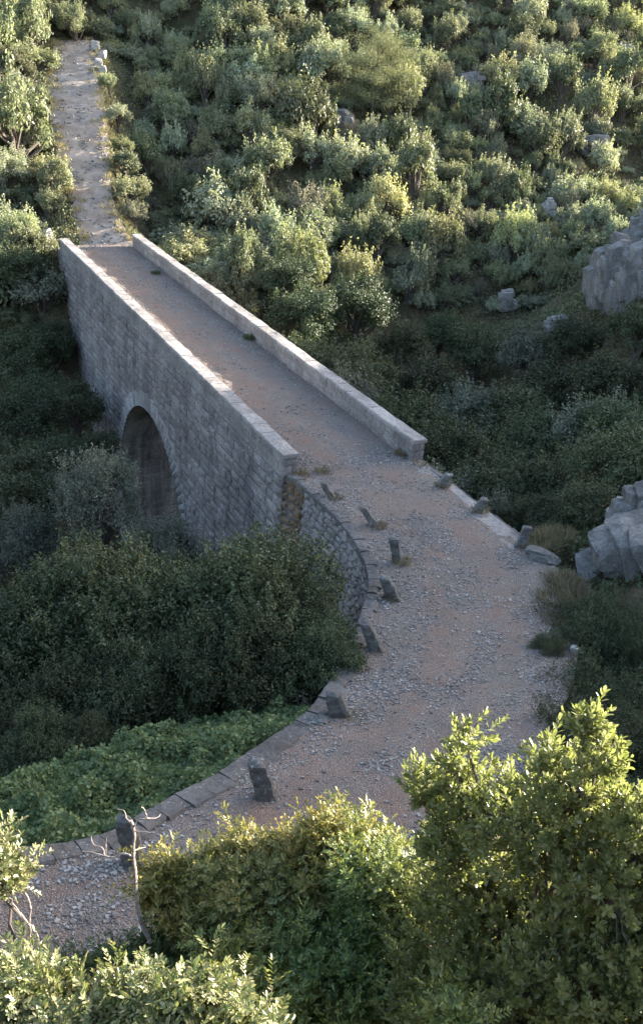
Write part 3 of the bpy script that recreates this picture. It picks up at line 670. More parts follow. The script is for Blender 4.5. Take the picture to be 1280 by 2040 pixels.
def make_plant(name, seed, R, H, nl, nleaf, ls, mat, parts=False, ns=40, sl=.5, per=14, trunk_r=.08, lobe=(.28, .5), shell=.55, z0=.25, twigs=True, elong=1.9, flat=1.):
    r = np.random.default_rng(seed); a = Acc()
    P, nn, C, lr = crown_pts(r, R, H, nl, nleaf, lobe, z0, shell, flat); V, F = rhomb(P, nn, ls * r.uniform(.6, 1.3, len(P)), r, elong); a.add(V, F)
    if ns:
        P, nn, s0_, s1_ = shoots(r, C, lr, ns, sl, per, ls); V, F = rhomb(P, nn, ls * r.uniform(.6, 1.2, len(P)), r, elong); a.add(V, F)
    t = Acc()
    for k in range(len(C)):
        if k > 26: break
        q = np.linspace(0, 1, 6)[:, None]; m = C[k] * q; m[:, :2] *= q ** .6; m[:, 2] = C[k][2] * q[:, 0] ** .75; m += r.normal(size=(6, 3)) * .05 * R * np.sin(q * pi); m[0] = (r.normal() * trunk_r, r.normal() * trunk_r, -.4)
        tube(t, m, np.linspace(trunk_r, trunk_r * .25, 6), 5)
    if parts:
        e = empty(name); a.build('crown', mat, e); t.build('trunk', M_bark, e); return e
    me = Acc(); me.V = a.V; me.F = a.F; me.n = a.n
    nf = sum(len(f) for fs in a.F.values() for f in fs); me.add(np.concatenate(t.V), [np.concatenate(f) for f in t.F.values()])
    # material index: leaves first, twigs second
    o = mesh(name, np.concatenate(me.V), [np.concatenate(f) for f in me.F.values()], [mat, M_bark])
    nv = a.n; vi = np.empty(len(o.data.loops), np.int32); o.data.loops.foreach_get('vertex_index', vi); ls_ = np.empty(len(o.data.polygons), np.int32); o.data.polygons.foreach_get('loop_start', ls_)
    o.data.polygons.foreach_set('material_index', (vi[ls_] >= nv).astype(np.int32)); return o

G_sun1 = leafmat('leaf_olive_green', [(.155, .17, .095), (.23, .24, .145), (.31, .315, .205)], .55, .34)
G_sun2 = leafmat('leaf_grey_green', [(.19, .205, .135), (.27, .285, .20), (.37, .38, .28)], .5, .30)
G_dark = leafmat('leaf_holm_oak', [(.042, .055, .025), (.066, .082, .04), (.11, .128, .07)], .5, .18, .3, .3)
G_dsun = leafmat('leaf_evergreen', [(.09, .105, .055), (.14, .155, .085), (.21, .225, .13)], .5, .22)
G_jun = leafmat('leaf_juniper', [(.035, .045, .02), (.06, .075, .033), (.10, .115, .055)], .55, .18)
G_yel = leafmat('leaf_yellow_green', [(.22, .215, .115), (.30, .295, .16), (.38, .37, .22)], .55, .35)
G_brn = leafmat('leaf_dull_brown_green', [(.16, .145, .10), (.22, .205, .14), (.28, .26, .18)], .7, .2)
G_pine = leafmat('pine_needles', [(.13, .145, .08), (.18, .195, .11), (.24, .25, .15)], .6, .3)
G_olive = leafmat('leaf_silver', [(.07, .082, .055), (.12, .132, .095), (.20, .212, .165)], .5, .18)

PR = []   # (proto, kindname, look)
def proto(*a, **k): o = make_plant(*a, **k); o.location = (0, 0, -500); return o
P_far = {
 'a': [proto('evergreen_shrub', 100 + i, 1.5, 2.2, 30 + 5 * i, 4600, .145, G_sun1, ns=60, sl=.6, lobe=(.13, .34)) for i in range(3)],
 'b': [proto('grey_green_shrub', 110 + i, 1.5, 2.1, 34, 4400, .15, G_sun2, ns=60, sl=.5, lobe=(.12, .32)) for i in range(3)],
 'c': [proto('yellow_green_shrub', 120 + i, 1.5, 1.9, 28, 4800, .13, G_yel, ns=60, sl=.45, lobe=(.14, .36)) for i in range(2)],
 'd': [proto('dark_oak_shrub', 130 + i, 1.5, 2.5, 30, 4800, .15, G_dsun, ns=50, sl=.5, lobe=(.13, .34)) for i in range(3)],
 'e': [proto('twiggy_shrub', 140 + i, 1.4, 1.8, 22, 1900, .11, G_brn, ns=110, sl=.6, lobe=(.12, .3)) for i in range(2)],
}
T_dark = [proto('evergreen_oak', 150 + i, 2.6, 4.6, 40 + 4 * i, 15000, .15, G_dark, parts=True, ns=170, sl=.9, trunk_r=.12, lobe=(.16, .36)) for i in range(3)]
T_sun = [proto('small_tree', 170 + i, 2.2, 4.4, 40, 11000, .15, (G_dsun, G_sun2, G_sun1)[i], parts=True, ns=120, sl=.8, trunk_r=.12, lobe=(.14, .34)) for i in range(3)]
T_mid = [proto('evergreen_oak', 160 + i, 2.4, 4.0, 38, 13000, .15, G_olive if i else G_jun, parts=True, ns=170, sl=.8, trunk_r=.12, lobe=(.16, .36)) for i in range(2)]

def put(src, loc, sc, rz, label, cat, group=None, tilt=0., sz=1.):
    c = src.copy(); COL.objects.link(c); c.location = loc; c.scale = (sc, sc, sc * sz); c.rotation_euler = (tilt, 0, rz)
    tag(c, label, cat, group)
    for ch in src.children:
        k = ch.copy(); COL.objects.link(k); k.parent = c
    return c
def topx(P):
    q = CM @ (np.asarray(P) - np.array([0, 0, CH])); return 640 + FPX * q[0] / q[2], 1020 - FPX * q[1] / q[2], q[2]

# zones for labels, found in the photograph
def zone(px, py):
    if px < 150 and py > 530: return 'in the shade left of the bridge wall'
    if px < 130 and py < 540: return 'left of the stepped path, by its %s' % ('top' if py < 170 else 'middle' if py < 330 else 'foot')
    if py < 170 and px < 520: return 'right of the stepped path top'
    if px < 420 and py < 520: return 'right of the stepped path, %s' % ('beside its middle' if py < 300 else 'by the bridge end')
    if px < 640 and py < 640: return 'behind the right parapet, %s' % ('high up' if py < 200 else 'half way up' if py < 380 else 'low down')
    if py < 200: return 'high on the slope, %s' % ('around the pine' if px < 850 else 'right of the pine' if px < 1080 else 'at the right')
    if py < 360: return 'half way up the slope, %s' % ('below the pine' if px < 850 else 'right of centre' if px < 1080 else 'at the right')
    if py < 500: return 'low on the sunlit slope, %s' % ('above the shaded oaks' if px < 850 else 'beside the pale crags' if px < 1130 else 'at the right')
    if px > 1080 and py < 760: return 'in shade around the big fractured outcrop'
    return 'where the sunlit slope falls into shade'
LOOK = {'a': 'olive green rounded shrub', 'b': 'pale grey green shrub', 'c': 'yellowish green bushy shrub', 'd': 'dark green evergreen shrub', 'e': 'thin brownish twiggy shrub'}

def rock_near(x, y, R):
    return any(np.hypot(x - p[0], y - p[1]) < R * .45 + max(s[0], s[1]) * .55 for p, s in RK)
RK = [(aty(a[0], a[1], a[2]), a[3]) for a in ROCKS]
rs = np.random.default_rng(99); placed = []
def scatter(n_try, ylim, accept, choose, spacing, maxn, place):
    cnt = 0
    for _ in range(n_try):
        if cnt >= maxn: break
        y = rs.uniform(*ylim); x = rs.uniform(-.42 * y, .42 * y); z = float(gz(x, y)[0]); px, py, dq = topx((x, y, z + 1))
        if not (-60 < px < 1340 and -90 < py < 1500): continue
        u, v = touv(x, y)
        if not accept(x, y, z, px, py, u, v): continue
        R = spacing(px, py, u, v)
        if rock_near(x, y, R): continue
        if any((x - a) ** 2 + (y - b) ** 2 < (.54 * (R + c)) ** 2 for a, b, c in placed): continue
        placed.append((x, y, R)); place(x, y, z, px, py, R, u, v); cnt += 1
    return cnt
def free_path(x, y, m):
    xx = np.array([x]); yy = np.array([y])
    if inside(xx, yy, PATHPOLY)[0] or inside(xx, yy, ROADPOLY)[0]: return False
    d1 = min(seg_dist(xx, yy, PTH[::6, :3])[0][0], seg_dist(xx, yy, PTH[::6, 3:])[0][0]); return d1 > m

# the pine
def pine(px, py, Y, R, H, seed, label):
    r = np.random.default_rng(seed); c = aty(px, py, yv(px, py, vrow(py))); c[2] = gz(c[0], c[1])[0]; e = empty('pine_tree', tuple(c)); tag(e, label, 'tree')
    a = Acc(); t = Acc(); tr = np.array([[0, 0, -.5], [.05, 0, H * .3], [.12, .05, H * .6], [.1, 0, H * .9]]); tube(t, tr, [.16, .13, .09, .03], 7)
    for k in range(60):
        h = r.uniform(.10, 1.) ** .85; az = r.uniform(0, 2 * pi); ln = R * (1 - ((h - .45) / .6) ** 2 * .8) * r.uniform(.55, 1.05); st = np.array([.1, 0, H * h * .85])
        en = st + np.array([cos(az) * ln, sin(az) * ln, H * .12 * r.uniform(.3, 1.4)]); q = np.linspace(0, 1, 5)[:, None]; pts = st * (1 - q) + en * q; pts[:, 2] -= .15 * np.sin(q[:, 0] * pi); tube(t, pts, np.linspace(.035, .01, 5), 4)
        m = 520; w_ = r.uniform(.35, 1.08, (m, 1)); P = st * (1 - w_) + en * w_ + r.normal(size=(m, 3)) * np.array([.3, .3, .14]) * R / 2.6
        nn = sph(m, r) * .8 + np.array([0, 0, .5]); nn /= np.linalg.norm(nn, axis=1)[:, None]; V, F = rhomb(P, nn, .15 * r.uniform(.6, 1.2, m), r, 3.4); a.add(V, F)
    a.build('crown', G_pine, e); t.build('trunk', M_bark, e)
    placed.append((c[0], c[1], R * .8))
pine(742, 205, 84, 3.9, 7.6, 5, 'rounded pale green pine with visible trunk on the upper slope, right of centre')

# big individual trees
def tree(px, py, Y, sc, src, label, rz, zbase=None, dz=0, sz=1.):
    P = aty(px, py, Y); z = float(gz(P[0], P[1])[0]) if zbase is None else zbase
    put(src, (P[0], P[1], z - .2 + dz), sc, rz, label, 'tree', None, 0, sz); placed.append((P[0], P[1], 2.2 * sc))
LEAFY = proto('evergreen_oak', 300, 2.9, 4.4, 60, 36000, .115, G_dark, parts=True, ns=700, sl=.65, per=26, trunk_r=.12, lobe=(.18, .36), shell=.5)
LEAFY2 = proto('evergreen_oak', 301, 2.9, 4.6, 56, 34000, .115, G_dark, parts=True, ns=700, sl=.7, per=26, trunk_r=.12, lobe=(.18, .36), shell=.5)
SILV = proto('wild_olive', 302, 1.9, 4.4, 30, 26000, .085, G_olive, parts=True, ns=420, sl=.9, per=26, trunk_r=.09, lobe=(.18, .34), shell=.6)
JUN = proto('juniper_bush', 303, 1.5, 2.2, 26, 30000, .055, G_jun, parts=True, ns=300, sl=.3, per=22, trunk_r=.06, lobe=(.2, .4), shell=.5, elong=3)
def tree_top(px, py, Y, sc, src, label, rz, hgt, sz=1.):
    """place by the crown top seen in the picture"""
    P = aty(px, py, Y); put(src, (P[0], P[1], max(P[2] - hgt * sc * sz, float(gz(P[0], P[1])[0]) - .4 if Y > 28 else -99)), sc, rz, label, 'tree', None, 0, sz); placed.append((P[0], P[1], 2.2 * sc))
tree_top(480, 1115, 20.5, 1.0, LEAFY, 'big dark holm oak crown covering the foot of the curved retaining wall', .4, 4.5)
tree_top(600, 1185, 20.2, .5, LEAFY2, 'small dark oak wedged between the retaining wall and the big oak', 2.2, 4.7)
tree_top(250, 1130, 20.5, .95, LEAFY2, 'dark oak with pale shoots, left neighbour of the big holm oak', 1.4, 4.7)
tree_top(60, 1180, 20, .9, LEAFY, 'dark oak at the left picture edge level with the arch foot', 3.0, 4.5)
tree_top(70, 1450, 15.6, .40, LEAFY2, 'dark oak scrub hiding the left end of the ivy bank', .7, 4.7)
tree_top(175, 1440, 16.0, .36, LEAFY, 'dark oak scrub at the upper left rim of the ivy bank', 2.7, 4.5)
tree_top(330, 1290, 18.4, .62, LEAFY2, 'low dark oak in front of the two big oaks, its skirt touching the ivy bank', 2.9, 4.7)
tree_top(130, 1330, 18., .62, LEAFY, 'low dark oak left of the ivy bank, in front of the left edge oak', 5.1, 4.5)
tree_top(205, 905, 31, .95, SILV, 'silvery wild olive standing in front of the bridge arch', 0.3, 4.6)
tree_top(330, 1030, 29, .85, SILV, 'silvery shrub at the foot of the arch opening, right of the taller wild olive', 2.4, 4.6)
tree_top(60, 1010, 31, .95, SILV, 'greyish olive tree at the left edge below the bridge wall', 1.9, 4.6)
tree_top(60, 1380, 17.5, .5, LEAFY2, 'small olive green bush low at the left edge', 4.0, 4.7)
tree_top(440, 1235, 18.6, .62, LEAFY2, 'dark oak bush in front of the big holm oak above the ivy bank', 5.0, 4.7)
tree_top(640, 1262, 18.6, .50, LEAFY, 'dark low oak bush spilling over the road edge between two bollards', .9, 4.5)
# gorge right of the bridge
GT = [(620, 560, 59, .95), (720, 590, 61, 1.05), (800, 640, 60, .8), (640, 660, 54, 1.), (740, 690, 52, 1.05), (850, 700, 55, 1.), (960, 640, 62, .9), (1060, 660, 59, .8), (830, 770, 47, 1.),
      (930, 770, 50, 1.1), (1030, 760, 50, 1.05), (1130, 720, 53, .9), (1150, 640, 58, .8), (1230, 700, 50, .9), (900, 850, 42, .95), (1000, 850, 43, 1.05), (1100, 820, 44, .95), (1200, 800, 43, 1.0), (1270, 780, 42, .9),
      (890, 930, 36, .75), (960, 920, 36, .8), (1060, 910, 37, .8), (1150, 900, 36, .75), (1250, 890, 34, .85), (1040, 985, 32, .45), (1120, 975, 31, .5), (1200, 960, 29, .5), (980, 985, 33, .55), (760, 800, 45, .8), (700, 740, 48, .8),
      (570, 540, 62, .8), (1280, 640, 54, .8), (880, 620, 65, .8), (1090, 1030, 30, .28), (1150, 1020, 29, .4)]
gd = ['tall dark oak', 'dense dark oak', 'dull green oak', 'broad dark oak', 'greyish oak']
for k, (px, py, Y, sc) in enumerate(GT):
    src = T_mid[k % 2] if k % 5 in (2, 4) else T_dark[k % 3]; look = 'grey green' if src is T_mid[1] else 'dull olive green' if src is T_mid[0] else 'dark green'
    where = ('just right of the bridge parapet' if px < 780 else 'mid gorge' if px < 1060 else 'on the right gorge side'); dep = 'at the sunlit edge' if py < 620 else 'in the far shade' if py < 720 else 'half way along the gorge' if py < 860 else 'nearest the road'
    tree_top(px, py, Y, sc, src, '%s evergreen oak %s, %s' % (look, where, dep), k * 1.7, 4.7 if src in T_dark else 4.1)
for px, py, Y, sc, lb in [(60, 1560, 14.5, .5, 'small juniper at the left edge above the ivy'), (470, 1445, 16.2, .3, 'tiny juniper at the upper rim of the ivy bank'), (330, 1475, 15.6, .36, 'little juniper breaking the middle of the ivy strip')]: tree_top(px, py, Y, sc, JUN, lb, px * .1, 2.3)
# gorge left of the bridge
for k, (px, py, Y, sc) in enumerate([(40, 560, 60, .8), (100, 640, 56, .7), (20, 660, 54, .9), (80, 730, 50, .8), (150, 760, 47, .7), (20, 780, 45, .9), (120, 850, 41, .8), (40, 900, 37, .9), (190, 860, 42, .5)]):
    tree_top(px, py, Y, sc, T_dark[k % 3], 'very dark oak in the gorge left of the bridge, %s' % ('level with the far parapet end' if py < 620 else 'beside the upper bridge wall' if py < 770 else 'beside the arch'), k * 2.1, 4.7)
# bushes right of the near road
for px, py, Y, sc, src, lb, rz, hg in [(1175, 1225, 21, 1.15, JUN, 'dark olive juniper right of the road below the large rock face', .2, 2.3), (1260, 1200, 21, 1.2, JUN, 'dark juniper at the right edge below the large rock face', 1.2, 2.3),
      (1195, 1325, 18.5, 1.2, JUN, 'juniper leaning over the road, right of the white stone', 2.6, 2.3), (1135, 1400, 16.5, .9, JUN, 'low juniper at the road edge behind the bright near bush', 3.6, 2.3), (1270, 1440, 16, 1.2, JUN, 'juniper at the right edge behind the bright near bush', 4.4, 2.3),
      (1105, 1262, 20, .4, JUN, 'small round juniper tuft on the right road edge', 1.9, 2.3), (1180, 1540, 14, 1., JUN, 'shaded juniper below the tip of the bright near bush', 5.2, 2.3)]: tree_top(px, py, Y, sc, src, lb, rz, hg)

for k, (px, py, sc, wh) in enumerate([(1040, 75, .9, 'at the top of the slope, left of the upper right corner'), (1095, 135, .8, 'below the top of the slope, above the upright grey rocks'), (1185, 120, .95, 'near the upper right corner'), (1240, 215, .8, 'at the right edge beside the upright grey rocks'),
        (515, 95, .75, 'near the top, half way between path and pine'), (150, 40, .8, 'standing right behind the top of the stepped path'), (660, 60, .8, 'just above and left of the pine'), (910, 50, .7, 'near the top, right of the pine'), (330, 175, .9, 'right of the upper stepped path'),
        (290, 260, .85, 'right of the middle of the stepped path'), (510, 215, .9, 'between the stepped path and the grey rock under the pine'), (575, 300, .8, 'in the middle of the slope'), (440, 350, .85, 'above the far half of the right parapet'), (12, 345, .8, 'left of the middle of the stepped path'),
        (30, 150, .8, 'left of the upper stepped path'), (670, 340, .75, 'below the rock ledge in mid slope'), (850, 440, .7, 'near the foot of the sunlit slope'), (350, 60, .8, 'at the top, right of the path end')]):
    tree(px, py, yv(px, py, vrow(py)), sc, T_sun[k % 3], '%s small tree %s' % (('dark green', 'grey green', 'olive green')[k % 3], wh), k * 1.3)
# bushes standing along the right edge of the stepped path: their shade falls across it in bands
for k, (px, py, R) in enumerate([(206, 170, .8), (222, 222, .95), (230, 268, .8), (232, 322, 1.0), (240, 372, 1.2), (252, 408, 1.0)]):
    v_ = float(np.interp(py, [85, 150, 200, 260, 320, 380, 440], [90, 83.5, 79.5, 75.5, 72, 69, 66.5])); P = aty(px, py, v_); z = float(gz(P[0], P[1])[0]); kd = 'abcdae'[k]
    put(P_far[kd][k % 2], (P[0] + .5, P[1], z - .2), R / 1.5 * 1.2, k * 2., '%s on the right edge of the stepped path, %s' % (LOOK[kd], ['topmost of the row', 'second from the top', 'half way down', 'third above the bridge', 'second above the bridge', 'nearest the bridge'][k]), 'shrub'); placed.append((P[0] + .5, P[1], R))
# hillside shrubs, individuals
def acc_far(x, y, z, px, py, u, v):
    if v < 30 and -1 < u < 40: return False
    if u <= -1 and v < 22: return False
    if v < 36 and -.8 < u < 7: return False
    if v < 37.5 and 0 < u < 6: return False
    if 70 < px < 150 and 410 < py < 540: return False
    if not (py < 640 or (px > 1080 and py < 800) or (px < 140 and py < 800)): return False
    if py > 470 + .1 * px * 0 and px > 540 and px < 1080 and py > 600: return False
    if px > 560 and px < 640 and py > 560: return False
    sparse = px > 640 and py < 470
    if sparse and px > 700 and fbm(np.array([[x * .09, y * .09, 3.]]), 2, 6)[0] < -.2 and rs.uniform() < .8: return False
    dR = seg_dist(np.array([x]), np.array([y]), PTH[::6, 3:])[0][0]; dL = seg_dist(np.array([x]), np.array([y]), PTH[::6, :3])[0][0]
    if dR < dL and dR < 3.2 and py > 95: return False
    return free_path(x, y, .9)
def sp_far(px, py, u, v):
    if 190 < px < 380 and py < 440: return rs.choice([.7, .95])
    if px > 640: return rs.choice([.55, .8, 1.1, 1.5], p=[.3, .3, .25, .15])
    return rs.choice([.9, 1.2, 1.6, 2.0], p=[.2, .3, .3, .2])
farcount = {}
def place_far(x, y, z, px, py, R, u, v):
    if px < 640: p = [.36, .22, .24, .10, .08]
    elif py < 380: p = [.25, .30, .08, .22, .15]
    else: p = [.25, .38, .15, .14, .08]
    if px > 1080 and py > 480: p = [.2, .2, 0, .5, .1]
    k = rs.choice(list('abcde'), p=p); P = P_far[k]; src = P[rs.integers(len(P))]
    sz = rs.choice([.75, .95, 1.2, 1.6]) * rs.uniform(.9, 1.1); sc = R * 1.0 / 1.5 * 1.35
    size = 'small ' if R < 1 else 'large ' if R > 1.5 else ''
    put(src, (x, y, z - .25 * sc), sc, rs.uniform(0, 6.28), '%s%s %s' % (size, LOOK[k], zone(px, py)), 'shrub', None, 0, sz); farcount[k] = farcount.get(k, 0) + 1
nfar = scatter(16000, (58, 135), acc_far, None, sp_far, 900, place_far)
print('far shrubs', nfar, farcount)
# same labels share a group
bylab = {}
for o in COL.objects:
    if o.parent is None and 'label' in o and o.get('category') in ('shrub', 'tree') and o.location.z > -400: bylab.setdefault(o['label'], []).append(o)
for lb, os_ in bylab.items():
    if len(os_) > 1:
        for o in os_: o['group'] = 'hillside ' + o['category'] + 's of one look and place'

# undergrowth between shrubs: one uncountable leafy mass
def undergrowth(name, n, poly_px, size, mat, seed, hmax=.6, yl=(55, 122), label='', elong=2., upright=0.):
    r = np.random.default_rng(seed); y = r.uniform(*yl, n) if yl[1] > 60 else r.uniform(*yl, n); x = r.uniform(-.42, .42, n) * y
    z = gz(x, y); q = (np.stack([x, y, z], -1) - np.array([0, 0, CH])) @ CM.T; px = 640 + FPX * q[:, 0] / q[:, 2]; py = 1020 - FPX * q[:, 1] / q[:, 2]
    m = (px > -60) & (px < 1340) & (py > -80) & (py < 1900); m &= poly_px(px, py, x, y); x, y, z = x[m], y[m], z[m]
    m = ~inside(x, y, ROADPOLY) & ~inside(x, y, PATHPOLY); u, v = touv(x, y); m &= ~((u > -.2) & (u < BW + .2) & (v > -1) & (v < 37)); x, y, z = x[m], y[m], z[m]
    dens = fbm(np.stack([x, y, 0 * x], -1) * .5, 3, seed); m = dens > -.25 + .3 * (1 - 1); x, y, z, dens = x[m], y[m], z[m], dens[m]
    h = hmax * np.clip(.3 + dens * 1.6, .1, 1) * r.uniform(0, 1, len(x)) ** .7; C = np.stack([x, y, z + h], -1); nn = sph(len(x), r) + np.array([0, 0, .5]) * (1 - upright); nn[:, 2] *= (1 - upright); nn /= np.linalg.norm(nn, axis=1)[:, None]
    V, F = rhomb(C, nn, size * r.uniform(.6, 1.3, len(x)), r, elong)
    return tag(mesh(name, V, F, mat), label, 'undergrowth', kind='stuff')
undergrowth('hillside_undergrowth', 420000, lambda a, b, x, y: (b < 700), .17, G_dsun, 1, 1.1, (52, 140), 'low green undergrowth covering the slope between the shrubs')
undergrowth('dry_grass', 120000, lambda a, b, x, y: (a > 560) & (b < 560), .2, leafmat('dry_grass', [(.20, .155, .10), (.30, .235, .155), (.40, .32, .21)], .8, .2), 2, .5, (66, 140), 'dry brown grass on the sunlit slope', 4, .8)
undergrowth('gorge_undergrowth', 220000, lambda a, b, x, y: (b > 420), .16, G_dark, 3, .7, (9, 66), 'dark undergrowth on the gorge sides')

# ------------------------------------------------------------------ near bushes with real leaves
def leaves(base, d, up, ln, wd, fold=.18, curl=.12):
    """six-faced leaf folded along its midrib; arrays (n,3)"""
    n = len(base); d = d / (np.linalg.norm(d, axis=1)[:, None] + 1e-9); S = np.cross(d, up); S /= np.linalg.norm(S, axis=1)[:, None] + 1e-9; Nn = np.cross(S, d)
    ln = np.broadcast_to(ln, n)[:, None]; wd = np.broadcast_to(wd, n)[:, None]
    def p(t, s): return base + d * ln * t + S * wd * s * .5 + Nn * (np.abs(s) * fold * wd - curl * ln * t * t)
    V = np.stack([p(0, 0), p(.36, -.85), p(.36, 0), p(.36, .85), p(.72, -.9), p(.72, 0), p(.72, .9), p(1, 0)], 1).reshape(-1, 3)
    o = np.arange(n)[:, None] * 8
    T = (o[:, None] + np.array([[0, 2, 1], [0, 3, 2], [4, 5, 7], [5, 6, 7]])[None]).reshape(-1, 3); Q = (o[:, None] + np.array([[1, 2, 5, 4], [2, 3, 6, 5]])[None]).reshape(-1, 4)
    return V, [T, Q]
def perp(D, r):
    A = np.cross(D, sph(len(D), r)); return A / (np.linalg.norm(A, axis=1)[:, None] + 1e-9)
def near_bush(name, label, lobes, root, kind, ns, mat, seed, cat='bush', lsize=1., up=.8, sl=.14, group=None):
    r = np.random.default_rng(seed)
    if kind == 'rosette': lobes = [(a, b + (45 if b < 1780 else 15), c - .55 * np.clip((a - 850) / 420, 0, 1.2) * (1 if b < 1780 else .6), q * (.88 if b < 1780 else 1)) for a, b, c, q in lobes]
    Lc = np.array([aty(a, b, c) for a, b, c, q in lobes]); Lr = np.array([q[3] for q in lobes])
    root = np.array(root, float); e = empty(name, tuple(root)); tag(e, label, cat, group)
    k = r.choice(len(Lc), ns, p=Lr ** 1.7 / (Lr ** 1.7).sum()); D = sph(ns, r); D[:, 2] = np.where(r.uniform(size=ns) < .45, np.abs(D[:, 2]), D[:, 2])
    q = 1 - .35 * r.uniform(size=ns) ** 1.6; P = Lc[k] + D * (Lr[k] * q)[:, None] * (1 + .45 * vnoise(D * 2.6 + k[:, None] * 5.1, 2))[:, None]
    dd = np.linalg.norm(P[:, None] - Lc[None], axis=2) / Lr[None]; dd[np.arange(ns), k] = 9; keep = (dd > .72).all(1); P, D, k = P[keep], D[keep], k[keep]; n = len(P)
    ax = D * .75 + np.array([0, 0, up]) + sph(n, r) * .3; ax /= np.linalg.norm(ax, axis=1)[:, None]; L_ = sl * r.uniform(.6, 1.35, n); q9 = r.uniform(size=n) < .16; P = P + ax * (q9 * sl * r.uniform(.3, 1.1, n))[:, None]; P0 = P - ax * (L_ * .45)[:, None]
    A = perp(ax, r); Bx = np.cross(ax, A); f = Acc(); st = Acc()
    if kind == 'rosette':
        m = 15; t = np.linspace(.12, 1., m)[None] + r.uniform(-.03, .03, (n, m)); ph = np.arange(m)[None] * 2.4 + r.uniform(0, 6.3, (n, 1)) + r.uniform(-.3, .3, (n, m))
        open_ = np.clip(1.15 - .75 * t, .2, 1.2) + r.uniform(-.15, .2, (n, m)); rad = A[:, None] * np.cos(ph)[..., None] + Bx[:, None] * np.sin(ph)[..., None]
        d = ax[:, None] * np.cos(open_)[..., None] + rad * np.sin(open_)[..., None]; b = P0[:, None] + ax[:, None] * (L_[:, None] * t)[..., None]
        ln = .050 * lsize * (1 - .35 * np.abs(t - .55)) * r.uniform(.75, 1.2, (n, m)); upv = ax[:, None] + 0 * d + .5 * sph(n * m, r).reshape(n, m, 3)
        V, F = leaves(b.reshape(-1, 3), d.reshape(-1, 3), upv.reshape(-1, 3), ln.ravel(), ln.ravel() * .42, .15, .06); f.add(V, F)
    else:
        m = 7; t = np.linspace(.1, 1., m)[None] + r.uniform(-.04, .04, (n, m)); ph = np.arange(m)[None] * 2.4 + r.uniform(0, 6.3, (n, 1))
        open_ = np.clip(1.2 - .6 * t, .2, 1.3) + r.uniform(-.2, .2, (n, m)); rad = A[:, None] * np.cos(ph)[..., None] + Bx[:, None] * np.sin(ph)[..., None]
        d = (ax[:, None] * np.cos(open_)[..., None] + rad * np.sin(open_)[..., None]).reshape(-1, 3); b = (P0[:, None] + ax[:, None] * (L_[:, None] * t)[..., None]).reshape(-1, 3)
        N0 = len(b); upv = ax.repeat(m, 0) + .4 * sph(N0, r); S = np.cross(d, upv); S /= np.linalg.norm(S, axis=1)[:, None] + 1e-9; rl = .062 * lsize * r.uniform(.75, 1.25, N0)
        kk = 4; tt = np.linspace(.25, .95, kk); bb = b[:, None, None] + d[:, None, None] * (rl[:, None] * tt)[:, :, None, None]
        sg = np.array([-1., 1.]); dl = d[:, None, None] * .75 + S[:, None, None] * sg[None, None, :, None] * .8 + r.normal(size=(N0, kk, 2, 3)) * .12
        bb = np.broadcast_to(bb, dl.shape); ln = .027 * lsize * r.uniform(.75, 1.2, (N0, kk, 2)); uv_ = np.broadcast_to(upv[:, None, None], dl.shape)
        V, F = leaves(bb.reshape(-1, 3), dl.reshape(-1, 3), uv_.reshape(-1, 3), ln.ravel(), ln.ravel() * .38, .12, .05); f.add(V, F)
        V, F = leaves(b + d * rl[:, None] * .95, d, upv, .026 * lsize, .010 * lsize); f.add(V, F)
    # twigs under every third shoot, limbs to every lobe
    for i in range(0, n, 2):
        c = Lc[k[i]]; a0 = P0[i] * .45 + c * .55 + r.normal(size=3) * .02; tube(st, [a0, (a0 + P0[i]) / 2 + r.normal(size=3) * .012, P0[i], P0[i] + ax[i] * L_[i] * .8], [.0045, .0035, .0028, .0015], 3)
    for i in range(len(Lc)):
        q = np.linspace(0, 1, 7)[:, None]; m_ = root * (1 - q) + Lc[i] * q; m_[:, 2] += .12 * np.sin(q[:, 0] * pi); m_ += r.normal(size=(7, 3)) * .025 * np.sin(q * pi); tube(st, m_, np.linspace(.022, .006, 7) * (1 if len(Lc) > 3 else .4), 6)
    o = f.build('foliage', mat); o.parent = e; o.matrix_parent_inverse = Matrix.Translation(-Vector(root))
    o = st.build('stem', M_bark); o.parent = e; o.matrix_parent_inverse = Matrix.Translation(-Vector(root)); return e
G_arb = leafmat('leaf_bright_glossy', [(.13, .16, .06), (.19, .22, .085), (.26, .285, .13), (.33, .335, .19)], .34, .46, 0, .5)
G_len = leafmat('leaf_mastic', [(.09, .11, .035), (.15, .165, .055), (.26, .25, .085), (.36, .30, .12)], .38, .36, 0, .5)
G_len2 = leafmat('leaf_mastic_pale', [(.10, .12, .04), (.16, .17, .06), (.24, .22, .10), (.34, .28, .17)], .38, .28, 0, .5)
_nt = G_len.node_tree; _b = _nt.nodes['Principled BSDF']; _src = _b.inputs['Base Color'].links[0].from_socket
_f = ramp(_nt, noise(_nt, 1.1, 3, .6, pos(_nt)), [(.36, (0, 0, 0)), (.58, (1, 1, 1))]); _c = mix(_nt, mix(_nt, _src, (.6, .82, .8), 1., 'MULTIPLY'), mix(_nt, _src, (1.5, 1.3, 1.0), 1., 'MULTIPLY'), _f); L(_nt, _c, _b.inputs['Base Color'])
G_lend = leafmat('leaf_mastic_green', [(.05, .07, .02), (.075, .10, .028), (.11, .135, .045)], .5, .2, 0, .3)
